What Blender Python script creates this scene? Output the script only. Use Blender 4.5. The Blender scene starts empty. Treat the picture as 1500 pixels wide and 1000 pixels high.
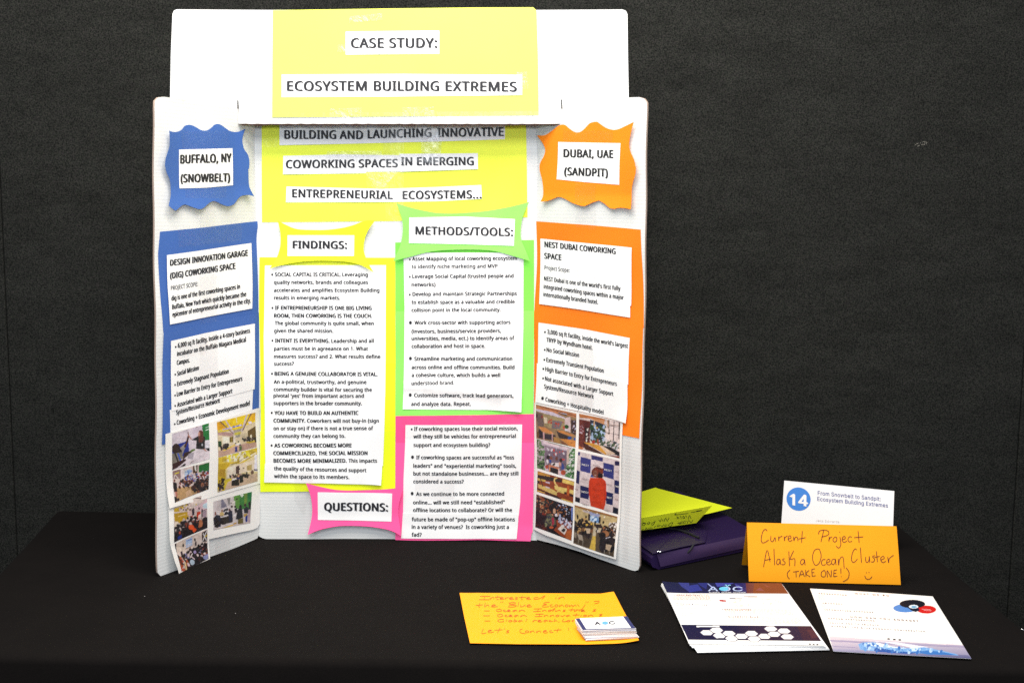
import bpy, math, random, os
import numpy as np
from mathutils import Vector
from mathutils.geometry import delaunay_2d_cdt

# ------------------------------------------------------------------ scene, camera, light
S = bpy.context.scene
C = S.collection
TZ = 0.74                                     # height of the table top above the floor
F, PITCH, ROLL, CH = 1628.0, 0.120, 0.009, 0.692
cp_, sp_ = math.cos(PITCH), math.sin(PITCH)
cr_, sr_ = math.cos(ROLL), math.sin(ROLL)
O = np.array([0.0, 0.0, TZ + CH])
cam = bpy.data.cameras.new('camera')
cam.sensor_width = 36.0
cam.lens = 36.0 * F / 1500.0
cam.clip_start = 0.05
cam.clip_end = 50
co = bpy.data.objects.new('camera', cam)
C.objects.link(co)
right = np.array([1.0, 0, 0]); fwd = np.array([0, cp_, -sp_]); up = np.array([0, sp_, cp_])
# image content is rolled clockwise by ROLL -> camera rolled the other way
cx = right * cr_ + up * sr_
cy = -right * sr_ + up * cr_
from mathutils import Matrix
M = Matrix(((cx[0], cy[0], -fwd[0], O[0]), (cx[1], cy[1], -fwd[1], O[1]), (cx[2], cy[2], -fwd[2], O[2]), (0, 0, 0, 1)))
co.matrix_world = M
S.camera = co

w = bpy.data.worlds.new("World"); S.world = w; w.use_nodes = True
w.node_tree.nodes['Background'].inputs[0].default_value = (0.53, 0.60, 0.74, 1)
w.node_tree.nodes['Background'].inputs[1].default_value = 0.60


def area(name, loc, aim, size, power, col):
    l = bpy.data.lights.new(name, 'AREA'); l.shape = 'RECTANGLE'; l.size = size[0]; l.size_y = size[1]
    l.energy = power; l.color = col
    o = bpy.data.objects.new(name, l); C.objects.link(o); o.location = loc
    o.rotation_euler = (Vector(aim) - Vector(loc)).to_track_quat('-Z', 'Y').to_euler()
    return o


area('ceiling_panel', (-0.15, 1.38, TZ + 2.25), (-0.15, 1.9, TZ), (2.0, 0.8), 80, (1.0, 0.93, 0.83))
area('bounced_flash', (-0.15, 0.05, TZ + 2.10), (-0.1, 2.2, TZ + 0.75), (1.4, 0.8), 36, (0.96, 0.98, 0.97))
area('camera_fill', (-0.05, -0.10, TZ + 0.95), (-0.24, 2.2, TZ + 0.80), (0.30, 0.20), 19, (0.86, 0.94, 1.0))  # unseen fill lamp by the camera, added to lighten the header's shadow

S.view_settings.view_transform = 'Standard'
S.view_settings.look = 'None'
S.view_settings.exposure = 0.0
S.view_settings.gamma = 1.0
S.render.film_transparent = False
try:
    S.cycles.use_denoising = False
    S.cycles.max_bounces = 6
    S.cycles.sample_clamp_indirect = 2.0
    S.cycles.caustics_reflective = False
    S.cycles.caustics_refractive = False
    S.cycles.transparent_max_bounces = 16
except Exception:
    pass


# ------------------------------------------------------------------ pixel -> place helpers (1500 x 1000 photograph)
def ray(px, py):
    X, Y = px - 750.0, py - 500.0
    x = (X * cr_ + Y * sr_) / F; y = (-X * sr_ + Y * cr_) / F
    return x * right + fwd - y * up


def rays(P):
    P = np.asarray(P, float)
    X, Y = P[:, 0] - 750.0, P[:, 1] - 500.0
    x = (X * cr_ + Y * sr_) / F; y = (-X * sr_ + Y * cr_) / F
    return x[:, None] * right + fwd - y[:, None] * up


class Plane:
    def __init__(s, a, b, c=None, warp=None):
        a = np.array(a, float); b = np.array(b, float)
        c = a + np.array([0, 0, 1.0]) if c is None else np.array(c, float)
        n = np.cross(b - a, c - a); n /= np.linalg.norm(n)
        if n @ (O - a) < 0: n = -n
        s.a, s.n, s.warp = a, n, warp

    def hits(s, P, h=0.0):
        R = rays(P); t = (s.n @ (s.a - O)) / (R @ s.n)
        W = O + R * t[:, None]
        hh = np.zeros(len(W)) + h
        if s.warp is not None: hh = hh + s.warp(np.asarray(P, float))
        return W + s.n * hh[:, None]

    def hit(s, px, py, h=0.0):
        return s.hits(np.array([[px, py]], float), h)[0]


TAB = Plane((0, 0, TZ), (1, 0, TZ), (0, 1, TZ))


def tz(px, py, z=0.0):
    r = ray(px, py); return O + r * ((z + TZ - O[2]) / r[2])


def wv(a, kx, ky, ph):
    return lambda P: a * np.sin(P[:, 0] * kx + P[:, 1] * ky + ph)


def addf(*fs):
    return lambda P: sum(f(P) for f in fs)


L0, L1, R1, R0 = tz(232, 843), tz(379, 788), tz(784, 791), tz(932, 838)
CP = Plane(L1, R1, None, addf(wv(.0012, .031, .009, 0), wv(.0009, -.012, .043, 1.3), wv(.0005, .09, .05, 2)))
LT = Plane(L1, R1).hit(375, 165); RT = Plane(L1, R1).hit(785.5, 168)
LW = Plane(L0, L1, LT, addf(wv(.0012, .05, .015, 1), wv(.0009, -.03, .045, .3)))
RW = Plane(R1, R0, RT, addf(wv(.0012, .05, -.015, 2), wv(.0009, .03, .045, .9)))
H1 = Plane(L0, L1, LT).hit(348, 182); H2 = Plane(R1, R0, RT).hit(822, 183)
HP = Plane(H1, H2, None, wv(.0010, .012, .01, 0))


# ------------------------------------------------------------------ materials
def srgb(r, g, b):
    f = lambda c: (c / 255 / 12.92) if c <= 10 else ((c / 255 + .055) / 1.055) ** 2.4
    return (f(r), f(g), f(b), 1)


def newmat(name):
    m = bpy.data.materials.new(name); m.use_nodes = True
    nt = m.node_tree
    return m, nt, nt.nodes['Principled BSDF']


def paper(name, col, rough=.62, spec=.3, bump=.12, scale=900, mottle=.03, trans=0.0):
    m, nt, b = newmat(name)
    geo = nt.nodes.new('ShaderNodeNewGeometry')
    n1 = nt.nodes.new('ShaderNodeTexNoise'); n1.inputs['Scale'].default_value = 14; n1.inputs['Detail'].default_value = 5
    nt.links.new(geo.outputs['Position'], n1.inputs['Vector'])
    n2 = nt.nodes.new('ShaderNodeTexNoise'); n2.inputs['Scale'].default_value = scale; n2.inputs['Detail'].default_value = 3
    nt.links.new(geo.outputs['Position'], n2.inputs['Vector'])
    mx = nt.nodes.new('ShaderNodeMix'); mx.data_type = 'RGBA'
    mx.inputs[6].default_value = tuple(c * (1 - mottle * 2) for c in col[:3]) + (1,)
    mx.inputs[7].default_value = tuple(min(1, c * (1 + mottle)) for c in col[:3]) + (1,)
    nt.links.new(n1.outputs['Fac'], mx.inputs[0]); nt.links.new(mx.outputs[2], b.inputs['Base Color'])
    bp = nt.nodes.new('ShaderNodeBump'); bp.inputs['Strength'].default_value = bump; bp.inputs['Distance'].default_value = .0006
    nt.links.new(n2.outputs['Fac'], bp.inputs['Height']); nt.links.new(bp.outputs['Normal'], b.inputs['Normal'])
    b.inputs['Roughness'].default_value = rough
    b.inputs['Specular IOR Level'].default_value = spec
    return m


M_WHITE = paper('white_copy_paper', (.80, .79, .78), bump=.1, mottle=.02)
M_YEL = paper('neon_yellow_paper', (.80, .87, .018))
M_YELH = paper('yellow_paper_overlit', (.82, .88, .13))  # same neon yellow, paled: overexposure and sheen are put into the colour
M_YELT = paper('yellow_paper_lit', (.80, .88, .06))  # same neon yellow, part paled: strong light put into the colour
M_YELB = paper('neon_yellow_paper_lower_sheet', (.74, .85, .012))
M_YELC = paper('lime_yellow_card', (.78, .86, .020))
M_GRN = paper('neon_green_paper', (.20, .74, .075))
M_GRNB = paper('neon_green_burst_paper', (.255, .80, .115))
M_PNK = paper('neon_pink_paper', (.95, .075, .25))
M_PNKB = paper('neon_pink_lower_sheet', (.95, .10, .32))
M_BLU = paper('blue_paper', (.042, .112, .36))
M_ORG = paper('orange_paper', (.90, .185, .004))
M_ORGB = paper('orange_burst_paper', (.90, .225, .005))
M_AMB = paper('amber_card', (.88, .34, .004), mottle=.02)
M_CARD = paper('photo_page_paper', (.78, .75, .71), rough=.5)


def flat(name, col, rough=.6, spec=.3, metal=0.0):
    m, nt, b = newmat(name)
    b.inputs['Base Color'].default_value = tuple(col[:3]) + (1,)
    b.inputs['Roughness'].default_value = rough; b.inputs['Specular IOR Level'].default_value = spec
    b.inputs['Metallic'].default_value = metal
    return m


M_INK = flat('black_toner', (.018, .018, .022), .55)
M_INKG = flat('faint_toner', (.07, .065, .075), .6)
M_PEN = flat('dark_red_pen', (.10, .007, .016), .5)
M_PENO = flat('faint_red_pen', (.46, .10, .010), .5)
M_PENG = flat('black_pen', (.03, .04, .015), .5)
M_PEACH = flat('pale_print', (.66, .33, .20), .6)
M_PEACHD = flat('grey_print', (.20, .11, .11), .6)
M_NAVYT = flat('slate_print', (.12, .14, .30), .6)
M_KRAFT = flat('cardboard_core', (.34, .25, .20), .8)
M_EDGESHADE = flat('header_edge_shade', (.035, .016, .010), .9)  # far darker than the board core: gap shadow put into the colour
M_TIN = flat('steel_clip', (.6, .6, .58), .3, .5, 1)

# corrugated white board liner
M_BOARD, nt, b = newmat('white_corrugated_board')
geo = nt.nodes.new('ShaderNodeNewGeometry'); sx = nt.nodes.new('ShaderNodeSeparateXYZ')
nt.links.new(geo.outputs['Position'], sx.inputs[0])
ma = nt.nodes.new('ShaderNodeMath'); ma.operation = 'MULTIPLY'; ma.inputs[1].default_value = 2 * math.pi / .0068
nt.links.new(sx.outputs['Z'], ma.inputs[0])
ns = nt.nodes.new('ShaderNodeTexNoise'); ns.inputs['Scale'].default_value = 30; ns.inputs['Detail'].default_value = 4
nt.links.new(geo.outputs['Position'], ns.inputs['Vector'])
mb = nt.nodes.new('ShaderNodeMath'); mb.operation = 'MULTIPLY_ADD'; mb.inputs[1].default_value = 2.5
nt.links.new(ns.outputs['Fac'], mb.inputs[0]); nt.links.new(ma.outputs[0], mb.inputs[2])
si = nt.nodes.new('ShaderNodeMath'); si.operation = 'SINE'; nt.links.new(mb.outputs[0], si.inputs[0])
bp = nt.nodes.new('ShaderNodeBump'); bp.inputs['Strength'].default_value = .07; bp.inputs['Distance'].default_value = .0005
nt.links.new(si.outputs[0], bp.inputs['Height']); nt.links.new(bp.outputs['Normal'], b.inputs['Normal'])
mr = nt.nodes.new('ShaderNodeMapRange'); mr.inputs[1].default_value = -1; mr.inputs[2].default_value = 1
mr.inputs[3].default_value = .965; mr.inputs[4].default_value = 1.0
nt.links.new(si.outputs[0], mr.inputs[0])
ns2 = nt.nodes.new('ShaderNodeTexNoise'); ns2.inputs['Scale'].default_value = 6; ns2.inputs['Detail'].default_value = 6
nt.links.new(geo.outputs['Position'], ns2.inputs['Vector'])
mxb = nt.nodes.new('ShaderNodeMix'); mxb.data_type = 'RGBA'
mxb.inputs[6].default_value = (.58, .58, .57, 1); mxb.inputs[7].default_value = (.72, .72, .70, 1)
nt.links.new(ns2.outputs['Fac'], mxb.inputs[0])
vm = nt.nodes.new('ShaderNodeVectorMath'); vm.operation = 'SCALE'
nt.links.new(mxb.outputs[2], vm.inputs[0]); nt.links.new(mr.outputs[0], vm.inputs['Scale'])
nt.links.new(vm.outputs[0], b.inputs['Base Color']); b.inputs['Roughness'].default_value = .6

# clear tape
def tape_mat(name, crinkle, gloss, tint):
    m, nt, b = newmat(name)
    out = nt.nodes['Material Output']
    tr = nt.nodes.new('ShaderNodeBsdfTransparent'); tr.inputs[0].default_value = tint
    gl = nt.nodes.new('ShaderNodeBsdfGlossy'); gl.inputs['Roughness'].default_value = .30
    gl.inputs[0].default_value = (1, 1, 1, 1)
    geo = nt.nodes.new('ShaderNodeNewGeometry')
    n = nt.nodes.new('ShaderNodeTexNoise'); n.inputs['Scale'].default_value = 55; n.inputs['Detail'].default_value = 6
    n.inputs['Distortion'].default_value = 1.2
    nt.links.new(geo.outputs['Position'], n.inputs['Vector'])
    bp = nt.nodes.new('ShaderNodeBump'); bp.inputs['Strength'].default_value = crinkle; bp.inputs['Distance'].default_value = .006
    nt.links.new(n.outputs['Fac'], bp.inputs['Height']); nt.links.new(bp.outputs['Normal'], gl.inputs['Normal'])
    mx = nt.nodes.new('ShaderNodeMixShader'); mx.inputs[0].default_value = gloss
    nt.links.new(tr.outputs[0], mx.inputs[1]); nt.links.new(gl.outputs[0], mx.inputs[2])
    nt.links.new(mx.outputs[0], out.inputs['Surface'])
    return m


M_TAPE = tape_mat('clear_tape', .25, .022, (.975, .97, .97, 1))
M_TAPEC = tape_mat('crinkled_clear_tape', 1.0, .075, (.97, .97, .98, 1))


def cloth_mat(name, c1, c2, speck, streak):
    m, nt, b = newmat(name)
    geo = nt.nodes.new('ShaderNodeNewGeometry')
    mp = nt.nodes.new('ShaderNodeMapping'); mp.inputs['Scale'].default_value = (6, 6, 16) if streak else (5, 5, 5)
    nt.links.new(geo.outputs['Position'], mp.inputs['Vector'])
    n1 = nt.nodes.new('ShaderNodeTexNoise'); n1.inputs['Scale'].default_value = 1.6; n1.inputs['Detail'].default_value = 9; n1.inputs['Roughness'].default_value = .72
    nt.links.new(mp.outputs[0], n1.inputs['Vector'])
    n2 = nt.nodes.new('ShaderNodeTexNoise'); n2.inputs['Scale'].default_value = 330 if streak else 600; n2.inputs['Detail'].default_value = 2
    nt.links.new(geo.outputs['Position'], n2.inputs['Vector'])
    cr = nt.nodes.new('ShaderNodeValToRGB'); cr.color_ramp.elements[0].position = .3; cr.color_ramp.elements[1].position = .72
    cr.color_ramp.elements[0].color = c1; cr.color_ramp.elements[1].color = c2
    nt.links.new(n1.outputs['Fac'], cr.inputs['Fac'])
    mr = nt.nodes.new('ShaderNodeMapRange'); mr.inputs[1].default_value = .3; mr.inputs[2].default_value = .7
    mr.inputs[3].default_value = 1 - speck; mr.inputs[4].default_value = 1 + speck
    nt.links.new(n2.outputs['Fac'], mr.inputs[0])
    vm = nt.nodes.new('ShaderNodeVectorMath'); vm.operation = 'SCALE'
    # slight coloured fibres
    mc = nt.nodes.new('ShaderNodeMix'); mc.data_type = 'RGBA'; mc.blend_type = 'MULTIPLY'; mc.inputs[0].default_value = .35 if streak else .1
    nt.links.new(cr.outputs[0], mc.inputs[6]); nt.links.new(n2.outputs['Color'], mc.inputs[7])
    nt.links.new(mc.outputs[2], vm.inputs[0]); nt.links.new(mr.outputs[0], vm.inputs['Scale'])
    nt.links.new(vm.outputs[0], b.inputs['Base Color'])
    b.inputs['Roughness'].default_value = .95; b.inputs['Specular IOR Level'].default_value = .08
    bp = nt.nodes.new('ShaderNodeBump'); bp.inputs['Strength'].default_value = .3; bp.inputs['Distance'].default_value = .001
    nt.links.new(n2.outputs['Fac'], bp.inputs['Height']); nt.links.new(bp.outputs['Normal'], b.inputs['Normal'])
    return m


M_WALL = cloth_mat('dark_grey_panel_fabric', (.0142, .0146, .0130, 1), (.0240, .0246, .0218, 1), .75, True)
M_CLOTH = cloth_mat('black_tablecloth_fabric', (.0043, .0034, .0031, 1), (.0058, .0046, .0041, 1), .22, False)
M_FLOOR = cloth_mat('dark_carpet', (.03, .03, .032, 1), (.05, .05, .052, 1), .4, False)

# vertex coloured print
M_PRINT, nt, b = newmat('colour_print')
at = nt.nodes.new('ShaderNodeVertexColor'); at.layer_name = 'print'
nt.links.new(at.outputs[0], b.inputs['Base Color']); b.inputs['Roughness'].default_value = .45
b.inputs['Specular IOR Level'].default_value = .35


# ------------------------------------------------------------------ object helpers
def thing(name, label, cat, loc, group=None):
    o = bpy.data.objects.new(name, None); C.objects.link(o); o.location = tuple(loc); o.empty_display_size = .05
    o['label'] = label; o['category'] = cat
    if group: o['group'] = group
    return o


def wloc(o):
    v = np.zeros(3)
    while o is not None:
        v += np.array(o.location); o = o.parent
    return v


def mesh(name, V, Fc, mats, parent=None, label=None, smooth=False, col=None, fm=None, face=None):
    me = bpy.data.meshes.new(name)
    V = np.asarray(V, float)
    if face is not None and len(Fc):   # make the faces look at the camera
        f0 = Fc[len(Fc) // 2]
        n = np.cross(V[f0[1]] - V[f0[0]], V[f0[2]] - V[f0[0]])
        if n @ face < 0: Fc = [tuple(reversed(f)) for f in Fc]
    base = wloc(parent) if parent is not None else np.zeros(3)
    me.from_pydata([tuple(v) for v in (V - base)], [], [tuple(f) for f in Fc])
    for m in (mats if isinstance(mats, (list, tuple)) else [mats]): me.materials.append(m)
    if fm is not None: me.polygons.foreach_set('material_index', fm)
    if smooth: me.polygons.foreach_set('use_smooth', [True] * len(me.polygons))
    if col is not None:
        a = me.color_attributes.new('print', 'FLOAT_COLOR', 'POINT')
        a.data.foreach_set('color', np.asarray(col, np.float32).ravel())
    me.update()
    o = bpy.data.objects.new(name, me); C.objects.link(o)
    if parent is not None: o.parent = parent
    if label: o['label'] = label
    return o


def solid(name, V, Fc, n, t, mats, parent=None, label=None, smooth=True, rim=0):
    """give a surface a real thickness behind it, with crisp edges"""
    V = np.asarray(V, float); m = len(V)
    f0 = Fc[len(Fc) // 2]
    if np.cross(V[f0[1]] - V[f0[0]], V[f0[2]] - V[f0[0]]) @ n < 0: Fc = [tuple(reversed(f)) for f in Fc]
    cnt = {}
    for f in Fc:
        for i in range(len(f)):
            e = (f[i], f[(i+1) % len(f)]); cnt[e] = 1
    bd = [e for e in cnt if (e[1], e[0]) not in cnt]
    VV = np.concatenate([V, V - np.asarray(n) * t])
    F2 = [tuple(f) for f in Fc] + [tuple(i + m for i in reversed(f)) for f in Fc] + [(e[1], e[0], e[0] + m, e[1] + m) for e in bd]
    fm = [0] * (2 * len(Fc)) + [rim] * len(bd)
    o = mesh(name, VV, F2, mats, parent, label, smooth, None, fm)
    me = o.data; sh = {frozenset(e) for e in bd} | {frozenset((e[0]+m, e[1]+m)) for e in bd}
    ev = np.zeros(len(me.edges) * 2, int); me.edges.foreach_get('vertices', ev); ev = ev.reshape(-1, 2)
    at = me.attributes.new('sharp_edge', 'BOOLEAN', 'EDGE')
    at.data.foreach_set('value', [frozenset((int(p), int(q))) in sh for p, q in ev])
    return o


def inpoly(P, poly):
    x, y = P[:, 0], P[:, 1]; ins = np.zeros(len(P), bool); n = len(poly)
    for i in range(n):
        x1, y1 = poly[i]; x2, y2 = poly[(i + 1) % n]
        if y1 == y2: continue
        c = ((y1 > y) != (y2 > y)) & (x < (x2 - x1) * (y - y1) / (y2 - y1) + x1)
        ins ^= c
    return ins


def smooth_outline(pts, seg=5, sharp=48):
    n = len(pts); P = [np.array(p, float) for p in pts]; T = []
    for i in range(n):
        a = P[i] - P[i - 1]; b_ = P[(i + 1) % n] - P[i]
        ang = abs(math.degrees(math.atan2(a[0] * b_[1] - a[1] * b_[0], a @ b_)))
        T.append(None if ang > sharp else (P[(i + 1) % n] - P[i - 1]) / 2)
    out = []
    for i in range(n):
        p, q = P[i], P[(i + 1) % n]; d = q - p
        t0 = T[i] if T[i] is not None else d; t1 = T[(i + 1) % n] if T[(i + 1) % n] is not None else d
        for k in range(seg):
            t = k / seg
            out.append(tuple((2*t**3-3*t*t+1)*p + (t**3-2*t*t+t)*t0 + (-2*t**3+3*t*t)*q + (t**3-t*t)*t1))
    return out


def resample(pts, step):
    out = []; n = len(pts)
    for i in range(n):
        a = np.array(pts[i], float); b_ = np.array(pts[(i + 1) % n], float)
        k = max(1, int(np.linalg.norm(b_ - a) / step))
        for j in range(k): out.append(tuple(a + (b_ - a) * j / k))
    return out


def sheet(name, pts, plane, h, mat, parent, lift=None, step=6, label=None, t=.00025, smooth=True, rim=None):
    """a piece of paper or board cut to an outline"""
    pts = resample(pts, step)
    P = np.array(pts)
    x0, y0 = P.min(0); x1, y1 = P.max(0)
    gx, gy = np.meshgrid(np.arange(x0 + step * .5, x1, step), np.arange(y0 + step * .5, y1, step))
    G = np.stack([gx.ravel(), gy.ravel()], 1)
    G = G[inpoly(G, pts)]
    if len(G):
        d = np.min(np.linalg.norm(G[:, None, :] - P[None, :, :], axis=2), axis=1)
        G = G[d > step * .35]
    A = [Vector(p) for p in pts] + [Vector(p) for p in G]
    r = delaunay_2d_cdt(A, [], [list(range(len(pts)))], 1, 1e-5)
    Q = np.array([tuple(v) for v in r[0]])
    hh = np.zeros(len(Q)) + h
    if lift is not None: hh = hh + lift(Q)
    V = plane.hits(Q, hh)
    mats = [mat] if rim is None else [mat, rim]
    if t: return solid(name, V, [tuple(f) for f in r[2]], plane.n, t, mats, parent, label, smooth, 0 if rim is None else 1)
    return mesh(name, V, r[2], mats, parent, label, smooth, face=plane.n)


def corner_curl(cx_, cy_, rad, amp):
    def f(P):
        d = np.hypot(P[:, 0] - cx_, P[:, 1] - cy_)
        return amp * np.clip(1 - d / rad, 0, 1) ** 2
    return f


def wrinkle(seed, amp=.0006, k=.05):
    rg = random.Random(seed)
    fs = [(rg.uniform(-k, k), rg.uniform(-k, k), rg.uniform(0, 6)) for _ in range(4)]
    return lambda P: amp * (1 + sum(np.sin(P[:, 0] * a + P[:, 1] * b_ + c) for a, b_, c in fs) / 4)


# ------------------------------------------------------------------ lettering
FD = os.path.join(bpy.utils.system_resource('DATAFILES'), 'fonts')


def font(fn):
    try:
        return bpy.data.fonts.load(os.path.join(FD, fn))
    except Exception:
        return None


FONT_A, FONT_B = font('NotoSansMath-Regular.woff2'), font('Inter.woff2')
_cap = {}


def text_geo(body, fnt, off, res=2):
    c = bpy.data.curves.new('t', 'FONT'); c.body = body; c.size = 1; c.resolution_u = res; c.offset = off; c.space_character = 1.05
    if fnt: c.font = fnt
    o = bpy.data.objects.new('t', c)
    me = o.to_mesh()
    V = np.zeros(len(me.vertices) * 3); me.vertices.foreach_get('co', V); V = V.reshape(-1, 3)
    Fc = [tuple(p.vertices) for p in me.polygons]
    o.to_mesh_clear(); bpy.data.objects.remove(o); bpy.data.curves.remove(c)
    return V, Fc


def capheight(fnt, off):
    k = (fnt.name if fnt else '', off)
    if k not in _cap: _cap[k] = text_geo('H', fnt, off)[0][:, 1].max()
    return _cap[k]


def lines_mesh(name, lines, plane, h, parent, lift=None, mat=None, fnt='A', up=(0, -1), bullets=()):
    """lines: (text, x0, y0, x1, y1, cap px, boldness); every line is its own flat print"""
    fo = FONT_A if fnt == 'A' else FONT_B
    left = list(bullets)
    for (s, x0, y0, x1, y1, cap, off) in lines:
        V, Fc = text_geo(s, fo, 0)
        if not len(V): continue
        u = (V[:, 0] - V[:, 0].min()) / (V[:, 0].max() - V[:, 0].min()); v = V[:, 1] / capheight(fo, 0) * cap
        em = cap / capheight(fo, 0)
        P0 = np.stack([x0 + u * (x1 - x0) + v * up[0], y0 + u * (y1 - y0) + v * up[1]], 1)
        VV, FF, HH, n = [], [], [], 0
        sh = [(0, 0)] if off < .001 else [(-off * em * .5, 0), (off * em * .5, off * em * .25), (0, -off * em * .25)]
        for k, (dx, dy) in enumerate(sh):
            VV.append(P0 + np.array([dx, dy])); HH.append(np.full(len(P0), .00006 * k)); FF += [tuple(i + n for i in f) for f in Fc]; n += len(P0)
        for bt in list(left):
            if x0 - 14 < bt[0] < x0 and abs(bt[1] - (y0 - cap * .5)) < 4:
                left.remove(bt); k = 10; bx, by, r = bt
                VV.append(np.array([(bx + r * .82 * math.cos(2*math.pi*i/k), by + r * math.sin(2*math.pi*i/k)) for i in range(k)]))
                HH.append(np.zeros(k)); FF.append(tuple(range(n, n + k))); n += k
        P = np.concatenate(VV); hh = np.concatenate(HH) + h
        if lift is not None: hh = hh + lift(P)
        o = mesh(name, plane.hits(P, hh), FF, mat or M_INK, parent, face=plane.n)
    return o


def spline(pts, seg=4):
    if len(pts) < 3: return [np.array(p, float) for p in pts]
    P = [np.array(p, float) for p in pts]; out = []
    for i in range(len(P) - 1):
        p0 = P[max(0, i - 1)]; p1 = P[i]; p2 = P[i + 1]; p3 = P[min(len(P) - 1, i + 2)]
        for k in range(seg):
            t = k / seg
            out.append(.5 * ((2*p1) + (-p0+p2)*t + (2*p0-5*p1+4*p2-p3)*t*t + (-p0+3*p1-3*p2+p3)*t**3))
    out.append(P[-1]); return out


def strokes_mesh(name, strokes, plane, h, parent, width, mat, org=(0, 0), sc=1.0, lift=None, seg=4):
    VV, FF, n = [], [], 0
    for st in strokes:
        if len(st) == 1: st = [st[0], (st[0][0] + 2, st[0][1] + 2)]
        Q = spline(st, seg)
        Q = [np.array([org[0] + q[0] / sc, org[1] + q[1] / sc]) for q in Q]
        for i, q in enumerate(Q):
            d = Q[min(i + 1, len(Q) - 1)] - Q[max(i - 1, 0)]; L = np.linalg.norm(d)
            d = d / L if L > 1e-9 else np.array([1.0, 0])
            nn = np.array([-d[1], d[0]]) * width / 2
            VV += [q + nn, q - nn]
            if i: FF.append((n + 2*i - 2, n + 2*i - 1, n + 2*i + 1, n + 2*i))
        n += 2 * len(Q)
    P = np.array(VV)
    hh = np.zeros(len(P)) + h
    if lift is not None: hh = hh + lift(P)
    o = mesh(name, plane.hits(P, hh), FF, mat, parent, face=plane.n)
    o['kind'] = 'stuff'
    return o


# ------------------------------------------------------------------ printed pictures (flat print as vertex colour)
def paint(P, sc, shapes, bg, org, seed=0):
    """P in photo px; shapes in crop coordinates; colours 0-255 as printed"""
    Q = (P - np.array(org)) * sc
    col = np.tile(np.array(bg, float), (len(P), 1))
    rg = random.Random(seed); nr = np.random.default_rng(seed)
    for s in shapes:
        k = s[0]
        if k == 'p':
            m = inpoly(Q, s[2]); col[m] = s[1]
        elif k == 'g':      # polygon with a blend between two colours down its height
            m = inpoly(Q, s[3])
            if m.any():
                y = Q[m, 1]; t = ((y - y.min()) / (np.ptp(y) + 1e-6))[:, None]
                col[m] = np.array(s[1]) * (1 - t) + np.array(s[2]) * t
        elif k == 'e':
            x, y, rx, ry = s[2]; m = ((Q[:, 0]-x)/rx)**2 + ((Q[:, 1]-y)/ry)**2 < 1; col[m] = s[1]
        elif k == 'l':
            wd = s[2] / 2; pts = s[3]
            for a, b_ in zip(pts[:-1], pts[1:]):
                a = np.array(a, float); b_ = np.array(b_, float); d = b_ - a
                t = np.clip(((Q - a) @ d) / (d @ d + 1e-9), 0, 1)
                m = np.linalg.norm(Q - a - t[:, None] * d, axis=1) < wd; col[m] = s[1]
        elif k == 'c':      # a crowd of blobs: palette, n, (rmin,rmax), polygon
            pal, n, (r0, r1), poly = s[1:5]
            xs = [p[0] for p in poly]; ys = [p[1] for p in poly]; c = 0; tries = 0; L = []
            while c < n and tries < n * 20:
                tries += 1
                x = rg.uniform(min(xs), max(xs)); y = rg.uniform(min(ys), max(ys))
                if inpoly(np.array([[x, y]]), poly)[0]: L.append((y, x)); c += 1
            L.sort()
            for y, x in L:
                r = rg.uniform(r0, r1); q = r * rg.uniform(.9, 1.9); th = rg.uniform(-.5, .5)
                dx = Q[:, 0] - x; dy = Q[:, 1] - y
                m = ((dx*math.cos(th)+dy*math.sin(th))/r)**2 + ((-dx*math.sin(th)+dy*math.cos(th))/q)**2 < 1
                if m.any(): col[m] = pal[rg.randrange(len(pal))]
        elif k == 'n':      # grain
            col = col * (1 + nr.normal(0, s[1], (len(P), 1))) + nr.normal(0, s[1] * 40, (len(P), 3))
    col = np.clip(col, 0, 255) / 255
    lin = np.where(col <= .04045, col / 12.92, ((col + .055) / 1.055) ** 2.4)
    return lin


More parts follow.
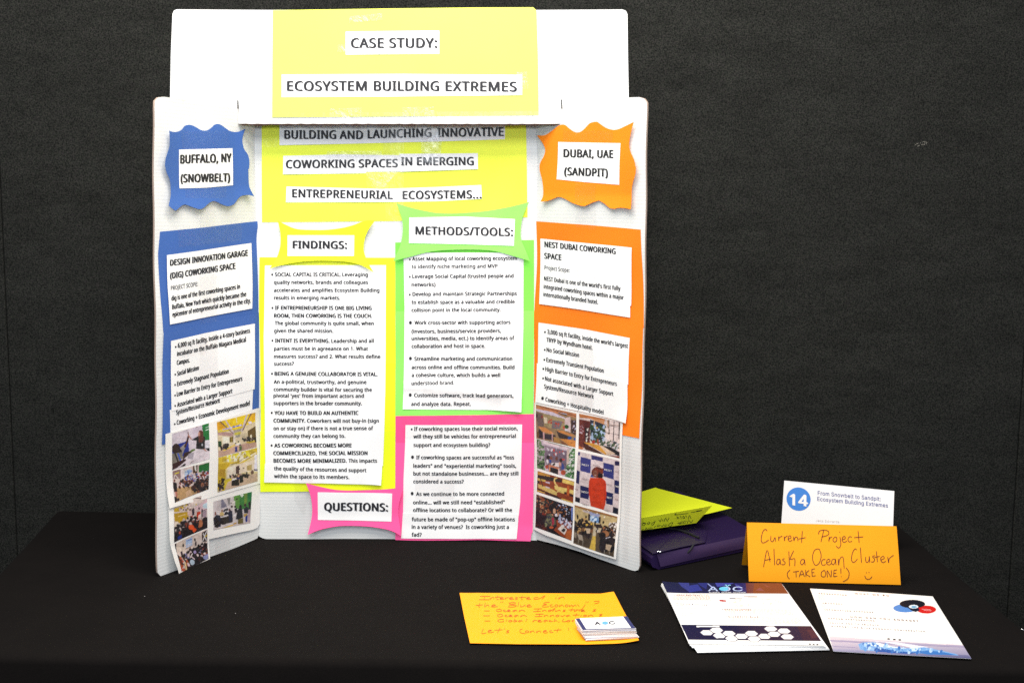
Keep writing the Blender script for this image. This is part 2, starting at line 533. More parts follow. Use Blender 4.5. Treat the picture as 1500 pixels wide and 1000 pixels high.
def picture(name, quad, plane, h, parent, sc, org, bg, shapes, lift=None, step=.62, gain=(.86, .90, 1.0), label=None, seed=1, grain=True):
    quad = [np.array(q, float) for q in quad]
    nu = int(max(np.linalg.norm(quad[1]-quad[0]), np.linalg.norm(quad[2]-quad[3])) / step) + 2
    nv = int(max(np.linalg.norm(quad[3]-quad[0]), np.linalg.norm(quad[2]-quad[1])) / step) + 2
    u, v = np.meshgrid(np.linspace(0, 1, nu), np.linspace(0, 1, nv))
    u = u.ravel()[:, None]; v = v.ravel()[:, None]
    P = (1-u)*(1-v)*quad[0] + u*(1-v)*quad[1] + u*v*quad[2] + (1-u)*v*quad[3]
    lin = paint(P, sc, shapes, bg, org, seed)
    if grain:
        nr = np.random.default_rng(seed + 100)
        def vn(cell):
            a_, b_ = int(nv * step / cell) + 3, int(nu * step / cell) + 3
            g = nr.normal(0, 1, (a_, b_, 1)); yy = np.linspace(0, a_ - 2.001, nv); xx = np.linspace(0, b_ - 2.001, nu)
            y0 = yy.astype(int); x0 = xx.astype(int); fy_ = (yy - y0)[:, None, None]; fx_ = (xx - x0)[None, :, None]
            return (g[y0][:, x0]*(1-fy_)*(1-fx_) + g[y0+1][:, x0]*fy_*(1-fx_) + g[y0][:, x0+1]*(1-fy_)*fx_ + g[y0+1][:, x0+1]*fy_*fx_)
        G = lin.reshape(nv, nu, 3)
        sx1 = np.clip(np.arange(nu)[None, :] + np.round(vn(2.2)[:, :, 0] * .35).astype(int), 0, nu - 1)
        sy1 = np.clip(np.arange(nv)[:, None] + np.round(vn(2.2)[:, :, 0] * .35).astype(int), 0, nv - 1)
        G = G[sy1, sx1]                                     # ragged outlines instead of clean ones
        Pd = np.pad(G, ((1, 1), (1, 1), (0, 0)), mode='edge')
        G = G * .5 + .125 * (Pd[:-2, 1:-1] + Pd[2:, 1:-1] + Pd[1:-1, :-2] + Pd[1:-1, 2:])
        G = G * np.clip(1 + .09 * vn(1.6) + .08 * vn(4) + .08 * vn(12), .3, 1.7) + .012 * np.abs(vn(1.4))
        lin = np.clip(G, 0, .95).reshape(-1, 3)
    lin = lin * np.array(gain)
    hh = np.zeros(len(P)) + h
    if lift is not None: hh = hh + lift(P)
    V = plane.hits(P, hh)
    Fc = [(j*nu+i, j*nu+i+1, (j+1)*nu+i+1, (j+1)*nu+i) for j in range(nv-1) for i in range(nu-1)]
    return mesh(name, V, Fc, M_PRINT, parent, label, True, np.concatenate([lin, np.ones((len(lin), 1))], 1), face=plane.n)


def tape(quad, plane, h, parent, mat=None):
    return sheet('clear_tape', quad, plane, h, mat or M_TAPE, parent, None, 9, None, 0)


def Q4(x0, y0, x1, y1, dy=0, dx=0):
    """a strip from x0 to x1, tilted by dy"""
    return [(x0, y0), (x1, y0 + dy), (x1 + dx, y1 + dy), (x0 + dx, y1)]


def CR(pts, ox, oy, s):
    return [(ox + x / s, oy + y / s) for x, y in pts]

# ------------------------------------------------------------------ setting: floor, partition wall
def box_world(name, c, dims, mat, parent=None, bev=0.0):
    x, y, z = dims; V = []
    for sx_ in (-1, 1):
        for sy_ in (-1, 1):
            for sz_ in (-1, 1): V.append((c[0]+sx_*x/2, c[1]+sy_*y/2, c[2]+sz_*z/2))
    Fc = [(0,1,3,2), (4,6,7,5), (0,4,5,1), (2,3,7,6), (0,2,6,4), (1,5,7,3)]
    o = mesh(name, V, Fc, mat, parent)
    if bev:
        b_ = o.modifiers.new('bevel', 'BEVEL'); b_.width = bev; b_.segments = 2
    return o


fl = mesh('floor', [(-6, -3, 0), (6, -3, 0), (6, 6, 0), (-6, 6, 0)], [(0, 1, 2, 3)], M_FLOOR); fl['kind'] = 'structure'
WY = 2.56
wall = thing('partition_wall', 'dark grey fabric partition wall with narrow vertical seams behind the table', 'wall', (0, WY, 0))
PW = Plane((0, WY, 0), (1, WY, 0))
sxl = PW.hit(6, 400)[0]; sxr = PW.hit(1489, 700)[0]
xs = [sxl - 1.4, sxl, sxr, sxr + 1.4]
for i in range(3):
    a, b_ = xs[i] + .0009, xs[i+1] - .0009
    box_world('fabric_panel', ((a+b_)/2, WY + .03, 1.25), (b_-a, .06, 2.5), M_WALL, wall, .003)
box_world('backing_board', ((xs[0]+xs[3])/2, WY + .075, 1.25), (xs[3]-xs[0], .02, 2.5), M_INK, wall)
# little scuff of pale lint on the wall
rg = random.Random(5); V, Fc = [], []
for i in range(26):
    x = 1340 + rg.uniform(0, 18); y = 213 - (x-1340)*.25 + rg.uniform(-2.5, 2.5)
    p = PW.hit(x, y, .0006); s = .0007
    k = len(V); V += [p+np.array([-s*rg.uniform(.5, 2), 0, -s]), p+np.array([s, 0, -s*rg.uniform(.3, 1)]), p+np.array([s*.6, 0, s])]; Fc.append((k, k+1, k+2))
sc_ = mesh('scuff_mark', V, Fc, flat('pale_lint', (.35, .33, .28), .9), wall); sc_['kind'] = 'stuff'

# ------------------------------------------------------------------ tablecloth over the table
BL, BR = tz(88, 748), tz(1308, 767)
FLx, FRx = -0.84, 0.85
yf = lambda x: 1.655 - .012 * (x + .84)
dl = (tz(10, 835) - BL); FLc = BL + dl * ((yf(0) + .005 - BL[1]) / dl[1])
FRc = np.array([.852, yf(.85), TZ])
rgc = random.Random(11)
WK = [(rgc.uniform(-14, 14), rgc.uniform(-14, 14), rgc.uniform(0, 6)) for _ in range(7)]


def clothz(x, y):
    s = 0
    for a, b_, c in WK: s = s + np.sin(a*x + b_*y + c)
    z = .00035 * s
    for (px_, dr) in ((.55, .06), (-.05, -.04)):       # long creases from folding
        d = np.abs(x - px_ - dr * (y - 1.9)); z = z + .0016 * np.exp(-(d / .006) ** 2)
    z = z + .0013 * np.exp(-((y - 1.93 - .02 * x) / .006) ** 2) * (x < -.3)
    return z


nu, nv = 150, 70
rows = []
V = []; Fc = []
r_ = .012
prof = [(-.001, 0)] + [(r_*math.sin(a), -r_ + r_*math.cos(a)) for a in np.linspace(.2, math.pi/2, 5)] + [(r_ + .002, -z) for z in (.04, .08, .14, .22, .32, .42, .52, .62, .72)]
for j in range(nv + 1):
    for i in range(nu + 1):
        u, v = i / nu, j / nv
        p = (1-u)*(1-v)*BL + u*(1-v)*BR + u*v*FRc + (1-u)*v*FLc
        V.append((p[0], p[1], TZ + clothz(p[0], p[1])))
        if i and j:
            a = j*(nu+1)+i; Fc.append((a-nu-2, a-nu-1, a, a-1))
peri = [(i, 0) for i in range(nu)] + [(nu, j) for j in range(nv)] + [(i, nv) for i in range(nu, 0, -1)] + [(0, j) for j in range(nv, 0, -1)]
N = len(peri); cen = (BL+BR+FRc+FLc) / 4
pp = np.array([V[j*(nu+1)+i] for i, j in peri])
nrm = []
for k in range(N):
    t = pp[(k+2) % N] - pp[k-2]; n_ = np.array([t[1], -t[0], 0]); n_ /= np.linalg.norm(n_)
    if n_ @ (pp[k] - cen) < 0: n_ = -n_
    nrm.append(n_)
arc = np.cumsum([0] + [np.linalg.norm(pp[(k+1) % N]-pp[k]) for k in range(N-1)])
prev = [j*(nu+1)+i for i, j in peri]
for q, (off, dz) in enumerate(prof[1:]):
    cur = []
    for k in range(N):
        am = max(0, -dz - .05) ** .8 * .07
        wob = am * (math.sin(arc[k]*19 + 1) + .6*math.sin(arc[k]*37 + 2.2) + .9)
        p = pp[k] + nrm[k] * (off + wob) + np.array([0, 0, dz])
        if p[2] < .012: p[2] = .012
        cur.append(len(V)); V.append(tuple(p))
    for k in range(N):
        Fc.append((prev[k], cur[k], cur[(k+1) % N], prev[(k+1) % N]))
    prev = cur
tc = mesh('tablecloth', V, Fc, M_CLOTH, None, None, True)
tc['label'] = 'plain black tablecloth draped over the whole display table down to the floor'; tc['category'] = 'tablecloth'
me = tc.data
# lint specks
V, Fc = [], []
for (x, y) in ((212, 873), (278, 974), (345, 898), (1023, 962)):
    p = tz(x, y, .004) if y < 955 else None
    if p is None: continue
    s = .0006; k = len(V); V += [p+np.array([-s, -s, 0]), p+np.array([s, -s, 0]), p+np.array([s, s, 0]), p+np.array([-s, s, .001])]; Fc.append((k, k+1, k+2, k+3))
li = mesh('lint', V, Fc, flat('lint_white', (.22, .2, .19), .9)); li['kind'] = 'stuff'; li['label'] = 'tiny pale lint specks on the black cloth'

# ------------------------------------------------------------------ the three panel display board
board = thing('display_board', 'white three panel cardboard display board standing open, covered in coloured paper', 'display board', (L1 + R1) / 2)
sheet('centre_panel', [(371, 163), (788, 166), (786.5, 791), (700, 790.5), (579, 790), (392, 789.5), (384, 787.5), (377.5, 784)], CP, 0, M_BOARD, board, None, 9, None, .004, True, M_KRAFT)
wl = [(231, 143), (240, 142), (300, 150), (375, 165), (376.6, 400), (379, 783), (377.5, 787.5), (373, 790), (345, 802), (304, 816.5), (262, 834), (240, 842.5), (235, 843), (231, 838), (229, 600), (227, 350), (225.3, 160), (226, 148)]
sheet('wing_panel', wl, LW, 0, M_BOARD, board, None, 8, None, .004, True, M_KRAFT)
wr = [(785.5, 168), (850, 154), (905, 143.5), (936, 142.5), (943, 144.5), (947, 150), (947.5, 162), (946, 300), (943, 480), (941.5, 585), (937.5, 740), (936.3, 828), (934, 834.5), (929, 836), (922, 834), (893, 823), (852, 808), (815, 797.5), (793, 792), (784, 789.5)]
sheet('wing_panel', wr, RW, 0, M_BOARD, board, None, 8, None, .004, True, M_KRAFT)
U = .0007


def part(kind, pts, pl, lvl, mat, label=None, lift=None, step=5.5):
    o = sheet(kind, pts, pl, U * lvl, mat, board, lift, step, label)
    return o


def tx(sheet_obj, lines, pl, lvl, lift=None, bullets=(), mat=None):
    return lines_mesh('text_line', lines, pl, U * lvl + .00045, sheet_obj, lift, mat, 'A', (0, -1), bullets)


B1, B2, B3 = .085, .068, .052

# ---- centre: big yellow sheet with three cut title strips
part('title_backing', [(383.5, 176), (770.6, 176), (772.8, 318.4), (700, 320.2), (588.5, 323.6), (470, 325), (384, 325.6)], CP, 1, M_YELT, 'large neon yellow sheet')
def strip(pts, lines, pl=CP, lvl=2, lab=None, seed=1, amp=.0006, bullets=()):
    lf = wrinkle(seed, amp, .06)
    o = part('text_strip', pts, pl, lvl, M_WHITE, lab, lf, 6)
    tx(o, lines, pl, lvl, lf, bullets)
    return o
strip([(409.6, 178), (739.9, 178), (739.6, 204.3), (640, 207.5), (520, 210.5), (409.6, 213)],
      [('BUILDING', 417.6, 203.6, 492, 203.6, 12.3, B2), ('AND', 498, 203.8, 531.5, 204, 12.2, B2), ('LAUNCHING', 539.4, 203, 631.5, 200.8, 12.2, B2), ('INNOVATIVE', 641.5, 201, 737.4, 199.3, 12.2, B2)], lab='white strip reading building and launching innovative', seed=3)
strip([(415.2, 228.5), (500, 226.3), (586, 227.5), (586, 251.5), (536, 251.9), (535.8, 254), (415.2, 255.6)],
      [('COWORKING SPACES', 420, 246.6, 582.3, 244.9, 11.6, B2)], lvl=2, lab='white strip reading coworking spaces', seed=4)
strip([(585.5, 225.6), (700, 224.6), (700.3, 248), (640, 250), (586, 251.8)],
      [('IN EMERGING', 588, 242.4, 693.6, 242, 11.5, B2)], lvl=3, lab='white strip reading in emerging', seed=5)
strip([(420, 273.3), (560, 276.8), (640, 274), (705, 271), (706, 291.5), (640, 295), (560, 296), (419, 296.6)],
      [('ENTREPRENEURIAL', 429, 289, 575.2, 291.5, 11.6, B2), ('ECOSYSTEMS...', 590.6, 291.6, 705, 290.5, 11.6, B2)], lab='white strip reading entrepreneurial ecosystems', seed=6)

# ---- findings column
part('column_backing', [(380.4, 376.7), (579, 377.5), (579.6, 540), (381.5, 540), (379.4, 460)], CP, 1, M_YEL, 'upper neon yellow sheet of the findings column')
part('column_backing', [(381.3, 532), (579.3, 532), (579.3, 636), (382, 636)], CP, 1.5, M_YELB, 'middle neon yellow sheet of the findings column', wrinkle(7, .0004))
part('column_backing', [(381, 631.5), (579, 630), (579, 714.5), (560, 716.5), (470, 718.5), (381.5, 720)], CP, 2, M_YELB, 'lowest neon yellow sheet of the findings column', wrinkle(8, .0005))
lf = wrinkle(21, .0007, .045)
o = part('text_sheet', [(388.7, 388.7), (565.6, 388.2), (565.3, 500), (564.5, 580), (388.2, 580), (386.4, 492), (387.2, 462)], CP, 3, M_WHITE, 'upper white text sheet of the findings column', lf)
tx(o, [('SOCIAL CAPITAL IS CRITICAL.', 403.4, 404.6, 499.5, 404.6, 5.4, B2), ('Leveraging', 502, 404.6, 539, 404.6, 5.3, B2),
 ('quality networks, brands and colleagues', 401.9, 415.8, 539.5, 415.8, 5.3, B2), ('accelerates and amplifies Ecosystem Building', 401.9, 427.3, 555.9, 427.3, 5.3, B2),
 ('results in emerging markets.', 401.9, 438.5, 498.5, 438.5, 5.3, B2),
 ('IF ENTREPRENEURSHIP IS ONE BIG LIVING', 403.4, 453.3, 544.5, 453.3, 5.4, B1), ('ROOM, THEN COWORKING IS THE COUCH.', 401.9, 464.8, 545.3, 464.8, 5.4, B1),
 ('The global community is quite small, when', 402.7, 475.6, 547.6, 475.6, 5.3, B2), ('given the shared mission.', 401.9, 486.8, 488.4, 486.8, 5.3, B2),
 ('INTENT IS EVERYTHING.', 403.4, 501.3, 483, 501.5, 5.4, B1), ('Leadership and all', 486, 501.5, 547.6, 501.3, 5.3, B2),
 ('parties must be in agreeance on 1. What', 401.9, 512.8, 539.2, 512.8, 5.3, B2), ('measures success? and 2. What results define', 401.9, 524, 557.1, 524.4, 5.3, B2),
 ('success?', 401.9, 534.8, 430.6, 534.8, 5.3, B2), ('BEING A GENUINE COLLABORATOR IS VITAL.', 403, 549.4, 553, 550.1, 5.4, B1),
 ('An a-political, trustworthy, and genuine', 401.6, 561.2, 536.9, 561.5, 5.3, B2), ('community builder is vital for securing the', 401.6, 572.2, 544.8, 572.7, 5.3, B2)],
 CP, 3, lf, [(399.3, 402, 1.7), (399.3, 450.8, 1.7), (399.3, 498.5, 1.7), (399, 546.8, 1.7)])
lf = wrinkle(22, .0008, .05)
o = part('text_sheet', [(388, 573.8), (535, 576), (564.3, 577.5), (563.5, 620), (561, 682), (389.5, 682), (388.5, 640)], CP, 4, M_WHITE, 'middle white text sheet of the findings column', lf)
tx(o, [("pivotal 'yes' from important actors and", 401.3, 581.4, 533.3, 581.4, 5.2, B2), ('supporters in the broader community.', 401.3, 592.3, 530.3, 592.3, 5.3, B2),
 ('YOU HAVE TO BUILD AN AUTHENTIC', 402.7, 606.8, 525.2, 606.4, 5.4, B1), ('COMMUNITY.', 401.3, 618, 447.5, 618, 5.4, B1), ('Coworkers will not buy-in (sign', 450.5, 618, 555.1, 617.9, 5.3, B2),
 ('on or stay on) if there is not a true sense of', 401.3, 629.1, 546.7, 628.8, 5.3, B2), ('community they can belong to.', 401.3, 640.3, 506, 640.1, 5.3, B2),
 ('AS COWORKING BECOMES MORE', 402.7, 654.1, 515.1, 654.1, 5.4, B1), ('COMMERCILIAZED, THE SOCIAL MISSION', 401.3, 665.3, 538.3, 665.3, 5.4, B1),
 ('BECOMES MORE MINIMALIZED.', 401.6, 676.3, 508, 676.5, 5.4, B1), ('This impacts', 511, 676.5, 552.2, 676.6, 5.3, B2)],
 CP, 4, lf, [(398.4, 604, 1.8), (398.4, 651.5, 1.8)])
lf = addf(wrinkle(23, .0006, .05), corner_curl(560, 710, 40, .006))
o = part('text_sheet', [(388.7, 678), (470, 678.5), (560, 680.6), (558.7, 709.3), (470, 706.5), (387.6, 705.5)], CP, 5, M_WHITE, 'lowest white text strip of the findings column', lf, 5)
tx(o, [('the quality of the resources and support', 402.4, 687.4, 536.7, 690.4, 5.3, B2), ('within the space to its members.', 402.4, 698.6, 511.9, 700.1, 5.3, B2)], CP, 5, lf)

fb = smooth_outline(CR([(245,150),(330,195),(420,230),(540,240),(700,240),(850,222),(960,195),(1080,152),(1175,150),(1110,240),(1075,330),(1065,430),(1085,500),(1120,570),(1165,642),(1080,592),(1000,562),(880,540),(700,532),(520,537),(380,555),(260,580),(172,607),(215,545),(250,470),(272,370),(268,260)], 370, 300, 6.522), 4)
lf = lambda P: .001 + .0038 * np.clip((np.abs(P[:, 0] - 470) - 45) / 30, 0, 1) ** 1.5 + .003 * np.clip((P[:, 1] - 370) / 25, 0, 1)
o = sheet('heading_shape', fb, CP, U * 5, M_YEL, board, lf, 4, 'pinched neon yellow heading shape for findings')
o = part('text_strip', [(421.8, 344.5), (519.5, 344.5), (519, 374.7), (421.8, 374.7)], CP, 6, M_WHITE, 'white label reading findings', lf, 5)
tx(o, [('FINDINGS:', 430.1, 363.8, 508.3, 364.2, 10.9, B1)], CP, 6, lf)

# ---- methods column
part('column_backing', [(579.2, 355.2), (782.1, 351.3), (782.2, 460), (579.5, 462)], CP, 1.8, M_GRN, 'upper neon green sheet')
part('column_backing', [(579.8, 455.6), (782.4, 455), (781.3, 606.5), (579.5, 609.5)], CP, 2.3, M_GRNB, 'lower neon green sheet')
lf = wrinkle(31, .0009, .045)
lf2 = addf(lf, corner_curl(764, 604, 60, .007), lambda P: .003 * np.exp(-((P[:, 1] - 572 - .1 * (P[:, 0] - 680)) / 7) ** 2) * (P[:, 1] > 540))
o = part('text_sheet', [(591.2, 370), (767, 370), (766.6, 480), (764.8, 560), (763.6, 602.5), (715, 599.8), (590, 599.1), (591.5, 560), (592.8, 450)], CP, 3, M_WHITE, 'long white text sheet on the neon green column', lf2, 6)
tx(o, [('Asset Mapping of local coworking ecosystem', 604, 381.6, 757.1, 380.5, 5.3, B2), ('to identify niche marketing and MVP', 603.3, 393.1, 728.7, 392, 5.3, B3),
 ('Leverage Social Capital (trusted people and', 604.4, 407.3, 752, 406.3, 5.3, B2), ('networks)', 603.3, 419.3, 637.8, 419.3, 5.3, B2),
 ('Develop and maintain Strategic Partnerships', 604.7, 433.1, 756.8, 432.2, 5.3, B2), ('to establish space as a valuable and credible', 603.3, 444.9, 753.7, 444.1, 5.3, B2),
 ('collision point in the local community.', 603.3, 456.4, 733.3, 455.8, 5.3, B2), ('Work cross-sector with supporting actors', 607.6, 474.9, 747.6, 474, 5.3, B2),
 ('(investors, business/service providers,', 603.3, 487.5, 733.8, 486.4, 5.3, B2), ('universities, media, ect.) to identify areas of', 603.3, 497.9, 753.3, 497, 5.3, B2),
 ('collaboration and host in space.', 603.3, 509.3, 710.8, 508.5, 5.3, B2), ('Streamline marketing and communication', 607.3, 527.7, 750.2, 527.1, 5.3, B2),
 ('across online and offline communities. Build', 603.3, 540.1, 753.3, 539.7, 5.3, B2), ('a cohesive culture, which builds a well', 603.3, 551.6, 732.6, 551.2, 5.3, B2),
 ('understood brand.', 603.3, 563.1, 665.4, 562.7, 5.3, B2), ('Customize software, track lead generators,', 607, 581, 752, 581, 5.3, B2), ('and analyze data. Repeat.', 602.7, 593.7, 689.6, 593.4, 5.3, B2)],
 CP, 3, lf2, [(600.5, 380, 1.6), (600.5, 405.3, 1.6), (600.5, 431.3, 1.6), (601.4, 472.2, 2.6), (601.3, 524.6, 2.6), (601, 578, 2.6)])
gb = smooth_outline(CR([(72,48),(160,78),(270,108),(370,128),(450,142),(600,148),(760,140),(900,128),(1050,105),(1200,75),(1337,38),(1300,120),(1270,200),(1257,300),(1260,390),(1300,490),(1345,600),(1230,565),(1050,515),(900,495),(700,492),(500,500),(350,520),(200,560),(45,600),(90,500),(120,410),(135,300),(125,190)], 570, 290, 6.522), 4)
lf = lambda P: .001 + .0038 * np.clip((np.abs(P[:, 0] - 676) - 62) / 36, 0, 1) ** 1.6 + .002 * np.clip((P[:, 1] - 350) / 25, 0, 1)
sheet('heading_shape', gb, CP, U * 4.5, M_GRNB, board, lf, 4.5, 'pinched neon green heading shape for methods and tools')
lf3 = addf(lf, wrinkle(33, .0006, .07))
o = part('text_strip', [(599.9, 318.6), (680, 317.2), (754.5, 320.9), (752.8, 359.9), (680, 357.6), (599.4, 356)], CP, 5.5, M_WHITE, 'white label reading methods and tools', lf3, 5)
tx(o, [('METHODS/TOOLS:', 609.6, 343.4, 751, 345.6, 11.6, B2)], CP, 5.5, lf3)

# ---- questions
part('column_backing', [(579.5, 608.8), (782, 606), (782.4, 655), (579.5, 655)], CP, 2.6, M_PNK, 'upper neon pink sheet')
part('column_backing', [(579.3, 648.3), (782.6, 648.1), (781.5, 720), (780, 778.9), (778.6, 779.5), (777, 791.1), (700, 789), (579.5, 790)], CP, 3.1, M_PNKB, 'lower neon pink sheet', lambda P: .0005 + .0035 * np.clip((P[:, 1] - 770) / 20, 0, 1))
qb = smooth_outline(CR([(520,165),(600,190),(700,215),(820,235),(1000,242),(1150,238),(1300,228),(1440,215),(1420,300),(1400,380),(1398,470),(1415,580),(1425,660),(1350,625),(1250,600),(1100,580),(900,575),(780,583),(650,610),(538,650),(560,560),(575,470),(575,380),(560,280)], 370, 680, 6.522), 4)
lf = lambda P: .002 + .006 * np.clip((np.abs(P[:, 0] - 518) - 48) / 28, 0, 1) ** 1.5 + .006 * np.clip((P[:, 1] - 752) / 28, 0, 1) ** 1.3
sheet('heading_shape', qb, CP, U * 5.5, M_PNKB, board, lf, 4.5, 'pinched neon pink heading shape for questions')
o = part('text_strip', [(466.3, 719.1), (575, 721.1), (574, 761.8), (466.6, 759.3)], CP, 6.5, M_WHITE, 'white label reading questions', lf, 5)
tx(o, [('QUESTIONS:', 476.6, 745.8, 568.3, 747, 11.4, B1)], CP, 6.5, lf)
lf = wrinkle(41, .0008, .05)
o = part('text_sheet', [(594.2, 621.8), (764.8, 620.9), (764, 660), (762, 735), (759.8, 755), (590.6, 755), (591.3, 700), (593.6, 650)], CP, 4, M_WHITE, 'upper white text sheet on the pink column', lf)
tx(o, [('If coworking spaces lose their social mission,', 607, 629.8, 758.2, 629, 5.3, B2), ('will they still be vehicles for entrepreneurial', 606, 640.8, 755.3, 640.2, 5.3, B2),
 ('support and ecosystem building?', 606.2, 653.3, 718, 653.1, 5.3, B2), ('If coworking spaces are successful as "loss', 610.2, 671.5, 752.8, 671.5, 5.3, B2),
 ('leaders" and "experiential marketing" tools,', 605.9, 683.9, 755.9, 683.9, 5.3, B2), ('but not standalone businesses... are they still', 605.9, 695.3, 759, 695.3, 5.3, B2),
 ('considered a success?', 605.9, 706.8, 679.2, 706.8, 5.3, B2), ('As we continue to be more connected', 609.9, 724.9, 738.3, 724.9, 5.3, B2),
 ('online... will we still need "established"', 605.6, 737.2, 739.2, 737.2, 5.3, B2), ('offline locations to collaborate? Or will the', 605.6, 748.3, 749.9, 748.7, 5.3, B2)],
 CP, 4, lf, [(603.3, 627.8, 1.6), (604.5, 668.6, 2.6), (603.9, 721.8, 2.6)])
lf = addf(wrinkle(42, .0006, .05), lambda P: .003 * np.clip((P[:, 1] - 768) / 20, 0, 1))
o = part('text_sheet', [(590.4, 750.5), (759.7, 752), (758.5, 770), (756.7, 787.6), (588.1, 786.5)], CP, 5, M_WHITE, 'lower white text strip on the pink column', lf)
tx(o, [('future be made of "pop-up" offline locations', 603.7, 761.4, 754, 762, 5.3, B2), ('in a variety of venues?  Is coworking just a', 603.7, 772.4, 745.2, 773, 5.3, B2), ('fad?', 603.7, 783.5, 617.9, 783.5, 5.3, B2)], CP, 5, lf)

# ---- left wing
bb = CR([(172,462),(215,475),(270,475),(330,455),(370,410),(430,398),(490,420),(545,455),(610,460),(660,430),(700,395),(750,392),(810,430),(860,465),(930,478),(980,462),(1020,440),(1000,500),(990,570),(1005,660),(1045,730),(1057,810),(1050,880)], 220, 130, 7.5) + CR([(797,40),(798,100),(803,170),(832,238),(790,228),(740,240),(700,290),(655,310),(610,300),(560,275),(520,280),(470,318),(430,332),(380,315),(330,298),(290,315),(250,343),(225,330),(195,305),(225,240),(235,170),(225,110)], 200, 240, 5) + CR([(150,920),(128,830),(140,750),(175,650),(182,580)], 220, 130, 7.5)
bb = smooth_outline(bb, 3)
lfb = lambda P: .0015 + .007 * np.clip((270 - P[:, 0]) / 34, 0, 1) ** 1.3 + .007 * np.clip((P[:, 1] - 272) / 34, 0, 1) ** 1.4 + .006 * np.clip((P[:, 0] - 342) / 20, 0, 1)
sheet('heading_shape', bb, LW, U * 2, M_BLU, board, lfb, 4, 'wavy blue heading shape')
o = part('text_strip', [(259.7, 219.3), (338, 217.3), (339, 271.4), (300, 275), (261, 276)], LW, 3, M_WHITE, 'white label naming the snowbelt city', lfb, 5)
tx(o, [('BUFFALO, NY', 262.4, 239.6, 335.7, 237.3, 12.4, B2), ('(SNOWBELT)', 263.4, 267.2, 333.6, 265.9, 11.8, B2)], LW, 3, lfb)
part('wing_backing', [(234.4, 339.4), (300, 333), (380.6, 323.6), (382, 336), (380, 376), (380, 458), (238, 487), (234.6, 440), (232, 372)], LW, 1, M_BLU, 'upper blue sheet', corner_curl(381, 330, 25, .004))
part('wing_backing', [(238, 487), (300, 473.5), (383.4, 456.5), (381.8, 560), (381.3, 611), (310, 633), (237, 651), (237, 540)], LW, 1.8, M_BLU, 'lower blue sheet', wrinkle(51, .0006))
lf = wrinkle(52, .0005)
o = part('text_sheet', [(243.4, 373.6), (367.6, 356), (367.6, 451.6), (246.4, 475), (244, 420)], LW, 3, M_WHITE, 'white text sheet naming the garage coworking space', lf)
tx(o, [('DESIGN INNOVATION GARAGE', 248, 389, 361.6, 374.4, 8.4, B2), ('(DIG) COWORKING SPACE', 248, 408, 343, 393.4, 8.4, B2), ('PROJECT SCOPE:', 248.4, 424.8, 288.6, 418.6, 6, .02),
 ('dig is one of the first coworking spaces in', 249, 440, 349.6, 422.4, 6.6, B3), ('Buffalo, New York which quickly became the', 249.6, 452.6, 358.4, 433.6, 6.6, B3), ('epicenter of entrepreneurial activity in the city.', 250, 463.6, 365, 443, 6.6, B3)], LW, 3, lf)
lf = wrinkle(53, .0006)
o = part('text_sheet', [(247.3, 600), (320, 580), (368.6, 569), (368.3, 600), (362, 612), (249, 640)], LW, 3, M_WHITE, 'lower white text slip on the blue wing', lf)
tx(o, [('System/Resource Network', 256.6, 607, 320.6, 589, 6.3, B3), ('Coworking + Economic Development model', 257.6, 621.6, 364, 593, 6.6, B3)], LW, 3, lf, [(254.6, 620.6, 1.5)])
o = part('text_sheet', [(248, 499), (300, 487.5), (371.4, 473.6), (371, 520), (370.6, 569.4), (310, 586), (249.4, 602), (248.6, 550)], LW, 4, M_WHITE, 'white sheet listing the medical campus incubator facts', lf)
tx(o, [('6,000 sq ft facility, inside a 4-story business', 258, 508.8, 364, 486.8, 6.6, B3), ('incubator on the Buffalo Niagara Medical', 257.2, 521, 357.6, 500, 6.6, B3), ('Campus.', 257.2, 534, 276, 530, 6.6, B3),
 ('Social Mission', 258, 550, 289.6, 541.2, 6.6, B3), ('Extremely Stagnant Population', 258, 565, 332, 546.2, 6.6, B3), ('Low Barrier to Entry for Entrepreneurs', 257.6, 580, 351.6, 556.8, 6.6, B3), ('Associated with a Larger Support', 258, 595.6, 337.6, 575, 6.6, B3)],
 LW, 4, lf, [(254.8, 507.6, 1.5), (255, 548, 1.5), (254.8, 563.2, 1.5), (254.6, 578.6, 1.5), (254.8, 593.8, 1.5)])

# ---- right wing
ob = CR([(232,515),(310,515),(380,470),(440,420),(480,398),(520,400),(560,435),(610,472),(655,483),(700,465),(750,415),(790,378),(860,365),(900,390),(960,430),(1030,452),(1090,450),(1160,425),(1295,368),(1270,450),(1245,560),(1243,640),(1265,710),(1300,770),(1325,860)], 760, 130, 7.5) + CR([(1308,150),(1295,220),(1260,310),(1240,400),(1238,480),(1250,638),(1190,628),(1120,620),(1065,622),(1040,630),(985,628),(950,610),(900,570),(830,530),(760,555),(700,585),(660,600),(600,588),(520,560),(430,515),(350,487),(280,512),(210,538),(135,545),(155,480),(155,380),(140,270),(115,170),(118,80)], 780, 230, 8.333) + CR([(300,740),(315,670),(290,600)], 760, 130, 7.5)
ob = smooth_outline(ob, 3)
lfo = lambda P: .0015 + .007 * np.clip((P[:, 1] - 285) / 26, 0, 1) ** 1.2 + .007 * np.clip((P[:, 0] - 910) / 30, 0, 1) ** 1.3 + .004 * np.clip((830 - P[:, 0]) / 40, 0, 1)
sheet('heading_shape', ob, RW, U * 2, M_ORGB, board, lfo, 4, 'wavy orange heading shape')
o = part('text_strip', [(820.4, 208.3), (911, 210), (909.6, 240), (908.8, 270.8), (860, 267), (818.2, 262.8), (819.6, 235)], RW, 3, M_WHITE, 'white label naming the sandpit city', lfo, 5)
tx(o, [('DUBAI, UAE', 828.3, 230.3, 900, 231.6, 11.4, B2), ('(SANDPIT)', 829.6, 256.7, 892, 259, 11.4, B2)], RW, 3, lfo)
